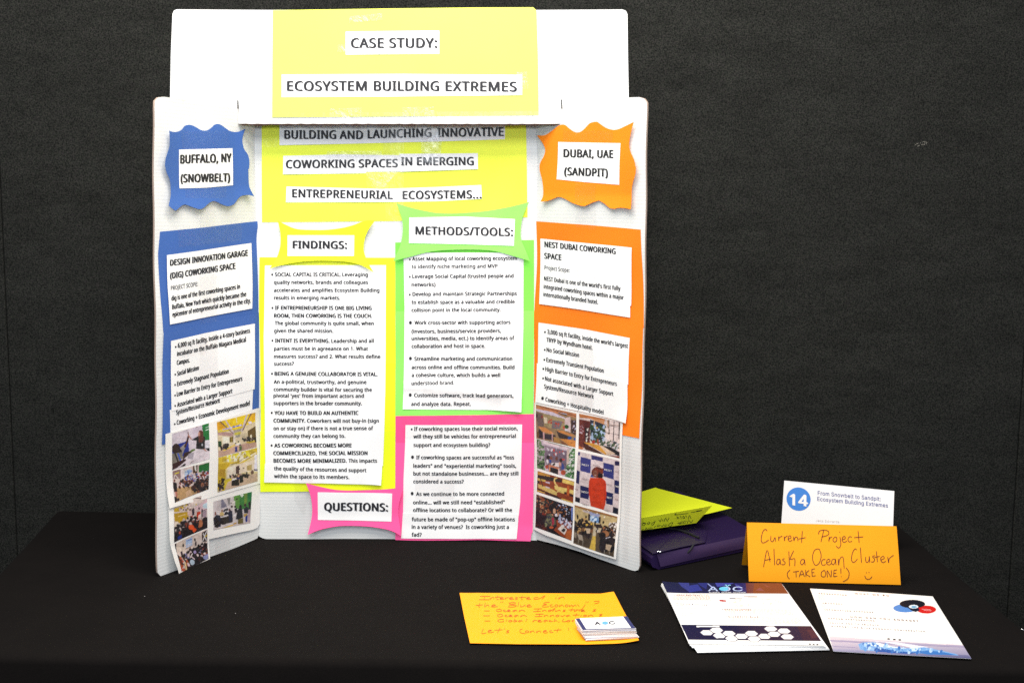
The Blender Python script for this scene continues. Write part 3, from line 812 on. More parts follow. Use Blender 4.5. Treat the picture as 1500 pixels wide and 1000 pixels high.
part('wing_backing', [(780.8, 323.8), (860, 329.5), (938.7, 336.3), (941.5, 400), (943, 480), (782.2, 460)], RW, 1, M_ORG, 'upper orange sheet')
part('wing_backing', [(782.3, 454.6), (860, 463), (942.4, 476), (941, 560), (937.8, 641.3), (912, 636.5), (784, 606)], RW, 1.8, M_ORG, 'lower orange sheet')
lf = wrinkle(61, .0005)
o = part('text_sheet', [(792.5, 349.4), (926.4, 362.6), (925.5, 420), (925, 447.7), (923.4, 448), (923.8, 465), (850, 453), (791.4, 445), (792, 397)], RW, 3, M_WHITE, 'white text sheet naming the hotel coworking space', lf)
tx(o, [('NEST DUBAI COWORKING', 799, 361.7, 903, 372, 8, B2), ('SPACE', 798.3, 378.5, 823.2, 381, 8, B2), ('Project Scope:', 798.3, 394.6, 836, 398.8, 6, .02),
 ("NEST Dubai is one of the world's first fully", 798, 410.7, 910, 425.3, 6.1, B3), ('integrated coworking spaces within a major', 797.7, 422.2, 914.4, 438.6, 6.1, B3), ('internationally branded hotel.', 797.7, 433.7, 878, 445.2, 6.1, B3)], RW, 3, lf)
lf = wrinkle(62, .0006)
o = part('text_sheet', [(790.7, 472.2), (860, 482.5), (923.8, 494.8), (922, 563), (860, 552), (789.4, 536), (790, 500)], RW, 3, M_WHITE, 'upper white text sheet listing the hotel facts', lf)
tx(o, [("3,000 sq ft facility, inside the world's largest", 803.4, 488.3, 921.8, 509.3, 6.1, B3), ('TRYP by Wyndham hotel.', 802.2, 500.1, 869.2, 512, 6.1, B3), ('No Social Mission', 802.2, 514.7, 849, 522.8, 6.1, B3),
 ('Extremely Transient Population', 801.9, 529.4, 886.5, 545.3, 6.1, B3)], RW, 3, lf, [(799.9, 486, 1.5), (799.4, 512, 1.5), (798.8, 526.5, 1.5)])
lf4 = addf(lf, corner_curl(921, 618, 30, .005))
o = part('text_sheet', [(788.4, 531.6), (860, 545), (921.2, 559.6), (921, 593), (920.7, 618.8), (850, 602), (786.8, 588.4), (788, 560)], RW, 4, M_WHITE, 'lower white text sheet listing the hotel facts', lf4)
tx(o, [('High Barrier to Entry for Entrepreneurs', 801, 542.8, 906, 564.5, 6.1, B3), ('Not associated with a Larger Support', 801, 556.6, 900.3, 579.3, 6.1, B3), ('System/Resource Network', 799.9, 568, 871.2, 583.4, 6.1, B3), ('Coworking + Hospitality model', 802.2, 586.9, 885, 606.3, 6.1, B3)],
 RW, 4, lf4, [(797.9, 539.7, 1.6), (797.9, 553.6, 1.6), (797.7, 582.5, 2.5)])

# ------------------------------------------------------------------ printed photo pages
SK = [(120,70,45),(160,100,70),(70,40,30)]
DK = [(25,18,18),(35,28,32),(18,14,16),(45,35,35)]
WT = [(215,205,205),(235,225,220),(180,175,190)]
pgL1 = addf(wrinkle(71, .0005), corner_curl(243, 743, 45, .006), corner_curl(377, 597, 20, .003))
page1 = part('photo_page', [(240.6, 635), (248, 633), (300, 619.5), (377, 596.6), (379, 615), (381, 660), (380.2, 707), (310, 727), (243, 743.5), (241.6, 690)], LW, 5, M_CARD, 'upper page of printed photographs on the left wing', pgL1)
pgL2 = addf(wrinkle(72, .0005), lambda P: .012 * np.clip((278 - P[:, 0]) / 34, 0, 1) ** 1.4 * np.clip((P[:, 1] - 735) / 90, 0, 1) ** .8, lambda P: .008 * np.clip((P[:, 1] - 800) / 35, 0, 1))
page2 = part('photo_page', [(244, 742), (304.5, 724), (304, 770), (303.5, 817), (290, 822.5), (272, 832), (252.6, 844), (246, 820), (242.6, 790), (243, 765)], LW, 4.2, M_CARD, 'lower left strip of printed photographs curling off the board', pgL2, 5)
pgL3 = wrinkle(73, .0004)
page3 = part('photo_page', [(303, 725), (380, 704), (379.3, 766), (376, 772), (370, 775), (308, 788), (303, 789)], LW, 4, M_CARD, 'lower right page of printed photographs on the left wing', pgL3)
pgR = addf(wrinkle(74, .0005), lambda P: .004 * np.clip((P[:, 1] - 760) / 50, 0, 1))
pageR = part('photo_page', [(785.3, 588.6), (850, 602.8), (913.8, 618.3), (911, 700), (905.8, 818), (850, 800), (800, 783), (781.2, 773.5), (783.6, 680)], RW, 3, M_CARD, 'page of seven printed photographs on the right wing', pgR)


def photo(label, cropq, ox, oy, s, bg, shapes, page, plane, lvl, lift, seed, gain=(.70, .70, .74)):
    return picture('photograph', CR(cropq, ox, oy, s), plane, U * lvl + .0004, page, s, (ox, oy), bg, shapes, lift, .48, gain, label, seed)


photo('printed photograph of two people giving a high five', [(65,245),(725,50),(735,700),(75,912)], 245, 615, 12.5, (222,208,212), [
 ('p',(208,192,200),[(430,130),(600,90),(600,320),(430,380)]), ('p',(22,120,50),[(600,70),(740,40),(740,365),(620,360)]), ('l',(225,235,225),9,[(672,132),(722,112)]), ('l',(215,230,215),12,[(664,180),(730,158)]),
 ('e',(110,60,60),(510,118,11,13)), ('p',(30,50,140),[(60,470),(355,370),(375,590),(280,670),(60,610)]), ('p',(60,40,35),[(285,590),(470,540),(300,700),(250,760)]),
 ('p',(160,150,140),[(215,500),(290,430),(330,420),(250,640),(200,600)]), ('l',(70,42,34),34,[(300,480),(335,380),(355,300)]), ('l',(110,66,52),18,[(350,215),(360,300)]), ('l',(190,130,110),20,[(355,270),(410,345)]),
 ('p',(26,26,30),[(405,360),(520,290),(600,270),(650,300),(650,530),(490,520),(500,370)]), ('e',(110,55,38),(575,270,45,95)), ('p',(95,48,36),[(540,200),(620,200),(628,350),(600,400),(540,400)]), ('e',(190,135,110),(548,250,20,38)),
 ('e',(200,200,205),(600,445,12,22)), ('p',(235,228,232),[(655,365),(740,355),(740,505),(655,500)]), ('p',(24,22,26),[(655,500),(740,505),(740,560),(690,555)]), ('l',(180,120,90),22,[(635,525),(675,568)]),
 ('p',(228,214,214),[(490,515),(740,580),(740,720),(430,800),(300,840),(80,915),(290,700)]), ('p',(95,120,50),[(395,545),(470,515),(480,545),(400,590)]), ('p',(175,165,170),[(365,610),(460,580),(440,710),(345,700)]),
 ('e',(48,32,28),(140,520,72,95)), ('p',(40,26,26),[(180,500),(240,540),(250,600),(190,610)]), ('p',(125,118,105),[(70,610),(240,580),(270,690),(150,800),(70,850)]), ('l',(45,85,180),24,[(175,610),(225,740)]), ('l',(30,24,24),26,[(120,600),(180,760)]),
 ('p',(55,28,26),[(75,800),(220,740),(310,700),(325,730),(180,860),(75,915)]), ('p',(28,18,20),[(210,860),(290,795),(325,800),(300,835)]), ('l',(120,100,90),10,[(390,790),(440,745)])],
 page1, LW, 5, pgL1, 1)
photo('printed photograph of a large room with a yellow ceiling', [(65,265),(835,75),(870,755),(85,955)], 310, 598, 13.51, (225,205,165), [
 ('p',(250,210,10),[(60,265),(840,70),(850,250),(560,370),(380,420),(70,430)]), ('p',(235,170,15),[(60,265),(140,250),(230,380),(70,430)]), ('p',(245,185,15),[(750,90),(840,70),(850,220),(700,260)]),
 ('l',(215,195,190),28,[(240,230),(400,480)]), ('l',(120,90,85),20,[(130,255),(390,490)]), ('l',(205,190,185),34,[(670,120),(575,440)]), ('l',(120,85,80),22,[(755,95),(590,420)]), ('l',(255,245,200),14,[(452,175),(465,270)]),
 ('l',(190,180,235),22,[(180,412),(350,375)]), ('l',(90,110,205),26,[(385,360),(560,325)]), ('e',(225,225,255),(345,375,22,18)), ('e',(220,220,255),(440,352,16,12)), ('e',(225,225,255),(540,328,25,18)), ('e',(230,220,245),(735,272,40,20)),
 ('p',(232,205,40),[(380,400),(590,350),(590,375),(400,425)]), ('p',(175,160,140),[(390,430),(570,385),(545,450),(410,480)]), ('p',(205,190,60),[(410,480),(550,450),(540,510),(415,520)]),
 ('p',(190,150,140),[(75,440),(380,480),(380,545),(80,520)]), ('p',(232,205,60),[(75,440),(310,410),(300,440),(90,470)]), ('p',(245,235,210),[(170,545),(310,560),(310,680),(170,740)]),
 ('p',(100,75,25),[(690,440),(855,340),(865,600),(690,590)]), ('p',(245,235,200),[(745,520),(770,515),(772,580),(745,580)]), ('p',(110,85,20),[(312,560),(388,548),(388,655),(315,665)]), ('l',(200,180,60),8,[(350,555),(352,660)]),
 ('p',(160,155,140),[(435,525),(525,515),(525,560),(435,570)]), ('p',(238,225,205),[(395,530),(430,525),(430,660),(395,670)]), ('p',(30,70,30),[(80,640),(150,635),(150,740),(85,755)]),
 ('p',(205,165,140),[(85,830),(865,620),(875,760),(85,960)]), ('p',(225,190,55),[(160,830),(420,700),(430,720),(200,835)]), ('p',(215,180,40),[(640,660),(860,620),(860,660),(720,700)]), ('p',(190,150,130),[(560,720),(870,650),(875,760),(560,830)]),
 ('c',DK+[(120,100,90)],36,(10,24),[(115,740),(280,690),(280,760),(130,800)]), ('c',DK+[(150,120,110),(60,50,30)],36,(10,22),[(560,590),(860,570),(860,640),(700,640),(560,620)]),
 ('p',(28,45,125),[(418,760),(470,740),(470,850),(418,855)]), ('p',(70,100,35),[(510,740),(562,725),(560,820),(510,830)]), ('p',(240,225,220),[(430,700),(540,685),(540,710),(440,720)]), ('e',(30,25,50),(435,685,14,16)), ('e',(35,30,50),(530,715,20,16)), ('e',(30,60,30),(492,650,16,14))],
 page1, LW, 5, pgL1, 2)
photo('printed photograph of people at desks under a yellow ceiling', [(90,205),(930,0),(930,700),(90,935)], 310, 655, 14.29, (225,205,150), [
 ('p',(222,190,50),[(90,200),(930,0),(930,120),(600,330),(90,340)]), ('p',(240,225,40),[(340,170),(760,60),(750,130),(480,210)]), ('p',(245,235,200),[(500,150),(640,130),(600,250),(420,300)]), ('p',(215,195,120),[(200,240),(460,230),(400,300),(190,300)]),
 ('l',(120,95,40),16,[(880,80),(480,320),(360,350)]), ('l',(240,225,190),30,[(900,110),(560,290)]), ('l',(150,120,60),10,[(700,240),(920,140)]), ('c',[(240,225,60),(245,235,200),(190,160,40)],60,(12,30),[(330,130),(820,40),(880,90),(500,280),(100,300)]),
 ('p',(205,170,25),[(90,340),(350,310),(330,380),(250,450),(260,640),(90,900)]), ('p',(180,140,30),[(120,450),(240,450),(240,600),(120,600)]), ('p',(240,225,200),[(290,420),(460,350),(470,590),(290,640)]), ('p',(235,215,185),[(460,350),(860,260),(860,480),(600,520),(470,560)]),
 ('p',(75,50,45),[(470,390),(540,370),(540,530),(470,550)]), ('e',(20,15,40),(542,442,18,16)), ('p',(185,160,95),[(705,375),(810,350),(812,470),(705,480)]), ('e',(90,60,40),(638,428,14,16)), ('p',(232,225,238),[(870,150),(930,140),(930,490),(860,490)]),
 ('e',(20,15,60),(875,462,24,18)), ('e',(20,15,60),(915,462,16,14)), ('c',DK+[(110,80,60),(200,170,150)],40,(12,26),[(320,600),(480,560),(640,540),(840,470),(840,540),(700,620),(330,640)]),
 ('p',(210,180,150),[(280,700),(930,530),(930,700),(90,935)]), ('p',(215,190,45),[(240,660),(380,640),(380,680),(300,720),(230,920),(180,900)]), ('c',DK,16,(12,24),[(640,560),(740,560),(740,630),(640,620)]),
 ('e',(235,170,120),(530,590,20,22)), ('p',(24,30,95),[(490,610),(550,620),(550,660),(490,660)]), ('p',(18,16,16),[(380,680),(480,665),(540,660),(545,790),(385,800)]), ('p',(240,235,230),[(385,665),(480,630),(485,655),(390,690)]), ('p',(18,16,18),[(550,600),(625,590),(630,720),(550,745)]),
 ('c',[(25,20,18),(60,40,20),(40,30,15)],30,(12,24),[(150,650),(240,630),(220,780),(210,880),(90,920),(95,780)])],
 page1, LW, 5, pgL1, 3)
photo('printed photograph of a seated crowd beside a green wall', [(85,190),(780,10),(775,540),(95,800)], 245, 675, 13.33, (220,195,185), [
 ('p',(150,120,115),[(85,200),(240,140),(240,340),(90,340)]), ('p',(228,205,40),[(120,240),(210,205),(215,225),(130,255)]), ('p',(235,220,215),[(240,150),(300,130),(300,340),(240,340)]), ('p',(215,215,205),[(305,165),(440,130),(440,330),(310,340)]), ('c',[(120,150,190),(160,180,210),(200,210,215)],24,(10,24),[(330,200),(440,160),(440,300),(320,320)]),
 ('p',(80,60,35),[(475,70),(555,50),(555,220),(475,230)]), ('p',(235,228,215),[(495,90),(530,80),(540,210),(510,170)]), ('p',(25,110,45),[(580,80),(780,15),(780,180),(580,220)]), ('p',(225,205,190),[(95,360),(250,330),(250,440),(180,440)]),
 ('p',(190,150,100),[(170,520),(460,480),(780,530),(95,805)]), ('p',(210,170,130),[(330,600),(420,540),(450,640),(340,700)]), ('l',(235,220,210),20,[(120,280),(110,350)]), ('l',(235,220,210),16,[(140,270),(190,330)]),
 ('c',DK+SK+[(120,60,50),(60,70,110)],70,(13,28),[(180,400),(430,300),(780,220),(780,300),(450,430),(380,520),(190,520)]), ('c',WT+SK+[(70,90,160),(170,60,50),(30,25,30)],90,(11,25),[(320,300),(520,240),(780,180),(780,290),(520,370),(400,400)]),
 ('c',DK+DK+SK+[(60,30,25)],110,(14,30),[(430,560),(520,400),(780,300),(780,540),(600,600)]), ('p',(18,15,18),[(90,400),(165,420),(165,590),(100,600)]), ('e',(120,70,55),(122,375,18,28)), ('p',(180,110,90),[(115,590),(160,590),(160,690),(125,690)]), ('c',DK,10,(14,24),[(100,700),(180,700),(180,770),(100,790)])],
 page1, LW, 5, pgL1, 4)
photo('printed photograph of an audience with one person in orange', [(95,200),(800,-40),(800,670),(60,970)], 245, 725, 14.29, (215,195,185), [
 ('p',(225,205,190),[(100,200),(540,60),(800,-40),(700,120),(400,320),(100,330)]), ('p',(195,160,25),[(95,270),(270,220),(280,250),(220,330),(95,340)]), ('l',(90,70,60),16,[(430,100),(480,85)]), ('l',(80,60,60),20,[(540,45),(720,65)]), ('l',(150,120,110),10,[(250,200),(500,120)]),
 ('c',[(235,215,200),(195,170,160),(120,90,80),(215,185,60)],50,(8,20),[(120,230),(480,120),(620,180),(560,260),(300,340)]), ('p',(225,190,190),[(520,260),(700,150),(800,60),(800,300),(640,330)]), ('p',(195,215,220),[(705,190),(800,140),(800,270),(710,260)]),
 ('p',(190,150,25),[(90,370),(400,330),(400,450),(290,560),(200,570),(90,520)]), ('p',(235,215,190),[(95,560),(170,530),(170,640),(90,650)]), ('l',(230,200,140),14,[(180,430),(330,390)]), ('p',(215,180,170),[(380,330),(470,300),(470,400),(380,420)]), ('p',(55,40,50),[(470,285),(525,270),(525,400),(480,420)]),
 ('e',(18,14,22),(626,265,16,30)), ('l',(60,50,80),14,[(700,320),(800,275)]), ('p',(165,140,150),[(710,330),(790,300),(770,450),(700,450)]), ('l',(20,20,40),26,[(690,290),(685,450)]), ('p',(205,60,30),[(575,340),(650,330),(660,370),(610,410),(600,500),(565,510)]), ('p',(130,160,70),[(535,430),(560,420),(560,480),(530,500)]), ('p',(160,45,35),[(425,430),(490,410),(490,470),(420,520)]),
 ('p',(26,18,20),[(70,650),(300,600),(420,520),(560,530),(760,440),(800,450),(800,670),(60,970)]), ('c',DK+[(120,60,45),(60,60,60),(200,180,170)],80,(14,32),[(90,640),(420,440),(660,440),(700,500),(400,640),(90,760)]), ('c',DK,60,(20,40),[(70,780),(800,520),(800,660),(60,960)]),
 ('e',(235,90,40),(455,655,58,55)), ('p',(235,85,35),[(480,640),(540,680),(570,710),(510,770),(480,730)]), ('e',(180,110,70),(655,575,40,80)), ('p',(170,95,60),[(620,560),(600,660),(640,670)]), ('p',(28,50,130),[(150,850),(240,815),(240,880),(150,915)]), ('e',(180,70,45),(200,770,22,30))],
 page2, LW, 4.2, pgL2, 5)
photo('printed photograph of an audience facing a projector screen', [(125,310),(760,45),(765,580),(205,860)], 240, 770, 12.5, (222,200,185), [
 ('p',(215,195,175),[(150,310),(340,240),(340,430),(160,470)]), ('p',(180,200,225),[(350,240),(480,190),(480,340),(360,390)]), ('l',(120,135,190),16,[(375,262),(465,230)]), ('l',(205,200,205),30,[(375,350),(470,310)]), ('p',(225,205,190),[(490,160),(640,110),(650,320),(500,330)]), ('p',(70,55,50),[(655,110),(755,60),(755,270),(660,285)]),
 ('l',(225,220,215),16,[(680,130),(740,250)]), ('l',(225,220,215),14,[(745,80),(670,270)]), ('l',(205,175,30),16,[(715,185),(755,158)]), ('e',(20,14,16),(300,345,15,32)), ('e',(18,14,18),(527,240,14,30)), ('l',(40,26,40),24,[(545,280),(545,345)]), ('l',(90,60,50),12,[(345,405),(450,375)]), ('p',(24,16,26),[(125,310),(160,300),(150,470),(130,480)]),
 ('p',(60,40,50),[(230,455),(275,440),(275,540),(235,545)]), ('p',(26,20,24),[(140,560),(320,520),(400,440),(640,340),(760,300),(765,580),(205,860)]), ('c',DK+DK+[(215,190,185),(130,70,55),(160,150,190),(60,30,30)],130,(13,30),[(140,520),(320,500),(400,430),(640,330),(760,300),(765,520),(300,760),(170,700)]),
 ('c',[(185,80,50),(170,100,40),(225,205,190),(90,40,25),(26,20,22)],60,(14,28),[(150,560),(330,590),(390,700),(200,850)]), ('e',(175,190,200),(450,645,46,50)), ('e',(140,145,185),(710,560,46,40)), ('e',(165,145,185),(520,465,26,30)), ('l',(235,225,215),18,[(470,500),(420,560)]), ('l',(225,200,200),18,[(440,540),(500,590)]), ('p',(235,205,150),[(290,640),(310,640),(330,780),(295,780)]), ('p',(230,200,200),[(340,650),(385,660),(400,720),(350,710)])],
 page2, LW, 4.2, pgL2, 6)
photo('printed photograph of a meeting table by a green wall', [(80,270),(895,65),(865,720),(75,860)], 305, 715, 14.29, (212,200,195), [
 ('p',(60,130,55),[(515,160),(900,60),(890,450),(560,420)]), ('p',(95,150,60),[(515,160),(640,130),(640,420),(540,400)]), ('p',(25,120,60),[(800,90),(895,65),(890,260),(820,240)]), ('p',(110,140,50),[(740,110),(800,95),(790,300),(740,360)]), ('c',[(235,240,220)],5,(12,18),[(665,140),(730,120),(730,155),(665,165)]), ('e',(50,50,40),(583,218,18,20)),
 ('p',(130,125,140),[(250,230),(285,225),(375,370),(370,385),(245,415)]), ('p',(135,130,125),[(375,200),(450,185),(430,360),(410,350)]), ('p',(225,215,200),[(455,270),(550,250),(540,440),(500,440)]), ('e',(60,35,30),(465,303,16,12)), ('e',(40,20,20),(480,375,22,22)), ('l',(190,170,165),6,[(90,275),(165,262),(180,470)]),
 ('c',[(25,25,30),(230,225,225),(60,60,60)],24,(12,26),[(300,430),(390,420),(390,530),(310,540)]), ('e',(200,170,110),(262,535,48,50)), ('e',(130,80,60),(268,460,18,28)), ('e',(120,60,40),(125,520,18,40)), ('p',(28,34,50),[(90,600),(150,540),(230,560),(240,700),(100,760)]), ('c',DK+[(28,34,60)],36,(16,34),[(90,620),(240,580),(330,640),(330,760),(100,800)]),
 ('p',(225,215,210),[(230,590),(390,540),(390,570),(250,610)]), ('p',(45,38,30),[(260,610),(400,570),(500,600),(500,700),(320,740)]), ('p',(28,34,55),[(400,500),(440,440),(490,470),(500,650),(420,700)]), ('e',(80,45,35),(430,445,20,30)), ('p',(26,24,24),[(535,420),(590,400),(600,500),(550,520)]), ('e',(30,20,18),(550,378,22,22)), ('p',(235,230,225),[(500,555),(570,530),(575,560),(510,580)]),
 ('e',(24,18,20),(662,380,28,40)), ('p',(22,26,34),[(600,450),(640,400),(700,420),(715,600),(620,650),(560,640)]), ('p',(110,95,40),[(610,650),(715,610),(720,750),(605,790)]), ('e',(60,35,28),(758,345,26,30)), ('p',(24,28,40),[(730,420),(790,370),(840,420),(830,520),(740,510)]), ('p',(28,20,26),[(820,300),(870,250),(880,420),(840,430)]),
 ('p',(200,160,70),[(730,530),(810,520),(800,580),(735,590)]), ('p',(28,40,130),[(765,580),(810,550),(805,690),(765,700)]), ('p',(190,160,165),[(820,440),(870,430),(860,700),(820,720)]), ('p',(205,185,175),[(80,850),(300,800),(520,760),(860,700),(865,720),(75,865)]), ('p',(215,175,35),[(280,820),(500,745),(510,765),(300,840)]), ('p',(190,140,40),[(500,730),(580,700),(580,730),(520,750)])],
 page3, LW, 4, pgL3, 7)
photo('printed photograph of wooden tables in a patterned room', [(100,90),(870,270),(855,930),(100,750)], 780, 585, 13.33, (150,120,85), [
 ('p',(195,125,80),[(100,90),(870,270),(870,350),(100,180)]), ('l',(110,60,40),14,[(110,100),(860,320)]), ('p',(210,195,205),[(100,170),(430,240),(660,350),(640,370),(100,215)]), ('l',(60,40,40),16,[(540,260),(690,300)]), ('l',(225,215,225),12,[(540,250),(690,285)]),
 ('p',(165,145,100),[(240,260),(650,370),(650,560),(480,590),(400,560),(260,500)]), ('p',(110,95,85),[(100,240),(230,280),(260,520),(130,510)]), ('p',(225,205,175),[(255,330),(320,345),(320,460),(260,460)]), ('p',(125,110,110),[(420,400),(620,420),(560,570),(400,560)]), ('p',(215,190,185),[(650,360),(760,330),(760,640),(650,590)]),
 ('c',[(170,60,45),(190,80,60)],12,(9,20),[(340,340),(640,380),(640,550),(350,500)]), ('e',(150,45,40),(220,330,16,28)), ('e',(50,28,28),(115,310,20,40)), ('e',(40,80,35),(685,525,40,42)), ('e',(215,215,225),(680,590,24,18)), ('p',(60,45,50),[(770,390),(865,400),(860,700),(770,640)]), ('c',[(60,35,25),(190,180,190),(90,50,30)],20,(8,18),[(800,400),(860,420),(860,660),(800,640)]),
 ('p',(35,32,40),[(150,560),(240,640),(240,760),(130,740)]), ('p',(50,42,50),[(260,660),(480,690),(470,800),(260,760)]), ('p',(215,140,75),[(140,515),(290,545),(445,655),(400,665),(230,625)]), ('l',(205,160,155),26,[(247,640),(247,790)]), ('l',(205,160,155),20,[(412,660),(412,810)]), ('p',(110,80,45),[(110,620),(160,640),(160,720),(110,740)]),
 ('p',(60,45,40),[(490,600),(560,640),(800,740),(700,790),(540,740)]), ('p',(205,130,65),[(500,590),(620,610),(835,700),(790,710),(560,640)]), ('e',(35,75,140),(740,745,40,30)), ('e',(35,75,140),(840,765,20,28)), ('p',(170,125,65),[(440,720),(560,760),(560,850),(440,820)]), ('p',(210,135,60),[(560,760),(700,770),(860,800),(860,935),(740,900)]), ('e',(120,75,45),(780,838,18,8)), ('p',(130,75,45),[(560,790),(740,900),(600,860)])],
 pageR, RW, 3, pgR, 11)
photo('printed photograph of a wooden bar by large windows', [(80,70),(895,235),(890,940),(70,755)], 843, 600, 13.33, (225,205,195), [
 ('p',(195,120,65),[(80,70),(590,180),(560,280),(300,170),(90,150)]), ('p',(215,150,100),[(330,180),(560,200),(580,280),(420,240)]), ('p',(110,45,35),[(80,180),(290,220),(290,640),(240,760),(70,700)]), ('p',(90,32,30),[(170,230),(290,260),(280,600),(170,600)]), ('p',(35,22,25),[(190,340),(265,360),(250,640),(200,620)]), ('c',[(225,215,205)],14,(9,14),[(225,360),(262,365),(250,630),(220,620)]), ('c',[(200,170,175),(120,50,50)],26,(9,20),[(90,280),(160,290),(150,450),(85,450)]),
 ('p',(45,48,62),[(290,180),(590,290),(560,560),(300,600)]), ('c',[(35,60,35),(50,80,50),(28,34,40),(170,190,215),(70,95,60)],110,(11,30),[(300,280),(590,320),(560,600),(300,620)]), ('l',(200,160,120),22,[(375,210),(370,310)]), ('e',(205,165,90),(425,350,18,20)),
 ('l',(60,45,40),18,[(665,200),(670,470)]), ('l',(60,45,45),16,[(770,230),(760,640)]), ('l',(55,45,45),20,[(880,250),(875,560)]), ('l',(80,65,65),10,[(590,280),(890,350)]), ('l',(90,75,75),9,[(560,430),(890,490)]), ('l',(120,105,105),8,[(560,570),(890,660)]), ('l',(190,150,120),30,[(640,210),(650,330)]), ('l',(110,80,60),12,[(700,290),(890,310)]),
 ('e',(50,40,40),(668,455,18,18)), ('p',(170,50,35),[(330,590),(400,600),(380,660),(330,650)]), ('p',(150,70,40),[(430,560),(470,580),(470,690),(430,650)]), ('c',[(60,80,55),(40,40,50),(200,195,195),(80,95,70)],50,(10,26),[(490,580),(700,570),(820,620),(880,640),(880,780),(720,740),(500,700)]), ('p',(28,26,32),[(520,690),(700,720),(890,820),(890,900),(760,860)]),
 ('p',(70,32,24),[(150,630),(400,760),(600,880),(400,830),(200,770)]), ('p',(210,150,55),[(170,630),(300,640),(480,690),(640,760),(620,880),(380,740)]), ('p',(225,195,165),[(480,690),(540,700),(805,850),(650,885),(580,800)]), ('p',(130,45,20),[(640,885),(890,900),(890,940)]), ('p',(200,110,45),[(75,690),(180,750),(140,770),(70,755)])],
 pageR, RW, 3, pgR, 12)
photo('printed photograph of friends at a table between green plants', [(105,95),(850,285),(845,875),(100,665)], 780, 635, 13.33, (205,185,190), [
 ('p',(118,100,112),[(255,215),(690,330),(690,660),(600,720),(330,700),(255,500)]), ('p',(150,130,140),[(255,215),(480,270),(400,330),(255,320)]), ('l',(228,205,205),50,[(255,165),(700,280)]), ('l',(110,120,70),10,[(320,160),(560,220),(730,255)]), ('p',(205,180,165),[(690,300),(760,300),(740,640),(690,660)]),
 ('c',[(50,95,50),(80,120,75),(35,60,40),(110,140,90),(190,180,180)],120,(12,30),[(105,100),(150,110),(240,250),(240,520),(260,700),(100,660)]), ('c',[(60,115,60),(90,140,85),(45,80,45),(215,215,205),(110,150,90)],150,(12,30),[(760,290),(850,290),(845,875),(670,820),(690,680),(740,560)]),
 ('c',[(200,60,50),(160,60,55),(215,205,205)],14,(9,20),[(300,260),(660,330),(660,380),(300,420)]), ('p',(205,60,55),[(595,475),(665,490),(620,520)]), ('l',(225,220,225),8,[(480,260),(488,310)]), ('p',(235,225,225),[(285,510),(320,480),(335,560),(300,600)]), ('e',(35,25,30),(325,455,34,44)), ('e',(140,80,60),(385,470,28,36)), ('p',(45,75,145),[(345,500),(385,500),(390,560),(350,560)]), ('e',(110,60,45),(495,480,26,40)), ('p',(235,220,215),[(400,560),(560,560),(540,640),(380,610)]),
 ('p',(24,20,24),[(400,600),(460,555),(470,600),(430,620)]), ('e',(55,35,35),(580,510,30,40)), ('p',(50,70,140),[(600,560),(640,600),(650,690),(590,690)]), ('e',(205,150,130),(560,590,24,40)), ('p',(200,120,80),[(330,590),(560,660),(540,690),(350,630)]), ('p',(26,18,20),[(370,650),(540,690),(530,790),(370,740)]), ('l',(210,140,100),24,[(358,620),(355,730)]), ('l',(225,190,180),24,[(540,680),(540,780)]), ('e',(175,75,45),(630,750,50,48)), ('e',(180,70,45),(300,640,34,38))],
 pageR, RW, 3, pgR, 13)
photo('printed photograph of stacked timber blocks', [(140,70),(1060,320),(1030,850),(125,570)], 780, 685, 16.67, (145,62,25), [
 ('p',(45,32,28),[(140,160),(760,260),(750,350),(300,290),(130,240)]), ('p',(200,145,60),[(140,80),(350,130),(460,180),(450,210),(330,190),(140,160)]), ('p',(228,195,100),[(770,250),(1060,330),(1055,415),(770,350)]), ('p',(215,180,90),[(135,240),(350,290),(340,330),(130,300)]), ('p',(40,26,24),[(130,305),(190,310),(190,370),(130,370)]),
 ('p',(210,195,205),[(350,320),(455,345),(450,380),(345,350)]), ('p',(222,190,105),[(150,380),(560,530),(635,580),(630,665),(480,610),(160,480)]), ('p',(212,195,200),[(345,435),(455,470),(445,500),(340,465)]), ('p',(228,200,110),[(570,420),(700,450),(880,490),(880,570),(800,615),(690,580),(580,500)]), ('p',(225,195,110),[(950,510),(1050,540),(1045,640),(940,600)]), ('p',(48,30,26),[(810,570),(880,585),(870,640),(810,620)]), ('p',(52,28,22),[(945,620),(1045,650),(1040,700),(940,680)]),
 ('p',(190,90,35),[(890,410),(940,420),(930,670),(885,660)]), ('p',(45,22,18),[(125,490),(640,680),(740,750),(700,760),(130,530)]), ('p',(215,165,70),[(125,530),(330,590),(330,610),(130,570)]), ('p',(222,185,80),[(750,725),(1030,830),(1030,855),(750,770)]),
 ('l',(225,190,110),36,[(625,235),(580,250),(565,300),(590,370),(640,430),(675,490),(680,540),(645,575)]), ('l',(30,40,25),22,[(195,200),(275,440)]), ('l',(35,45,25),14,[(270,200),(280,290)]), ('l',(190,90,35),10,[(480,480),(640,540)])],
 pageR, RW, 3, pgR, 14)
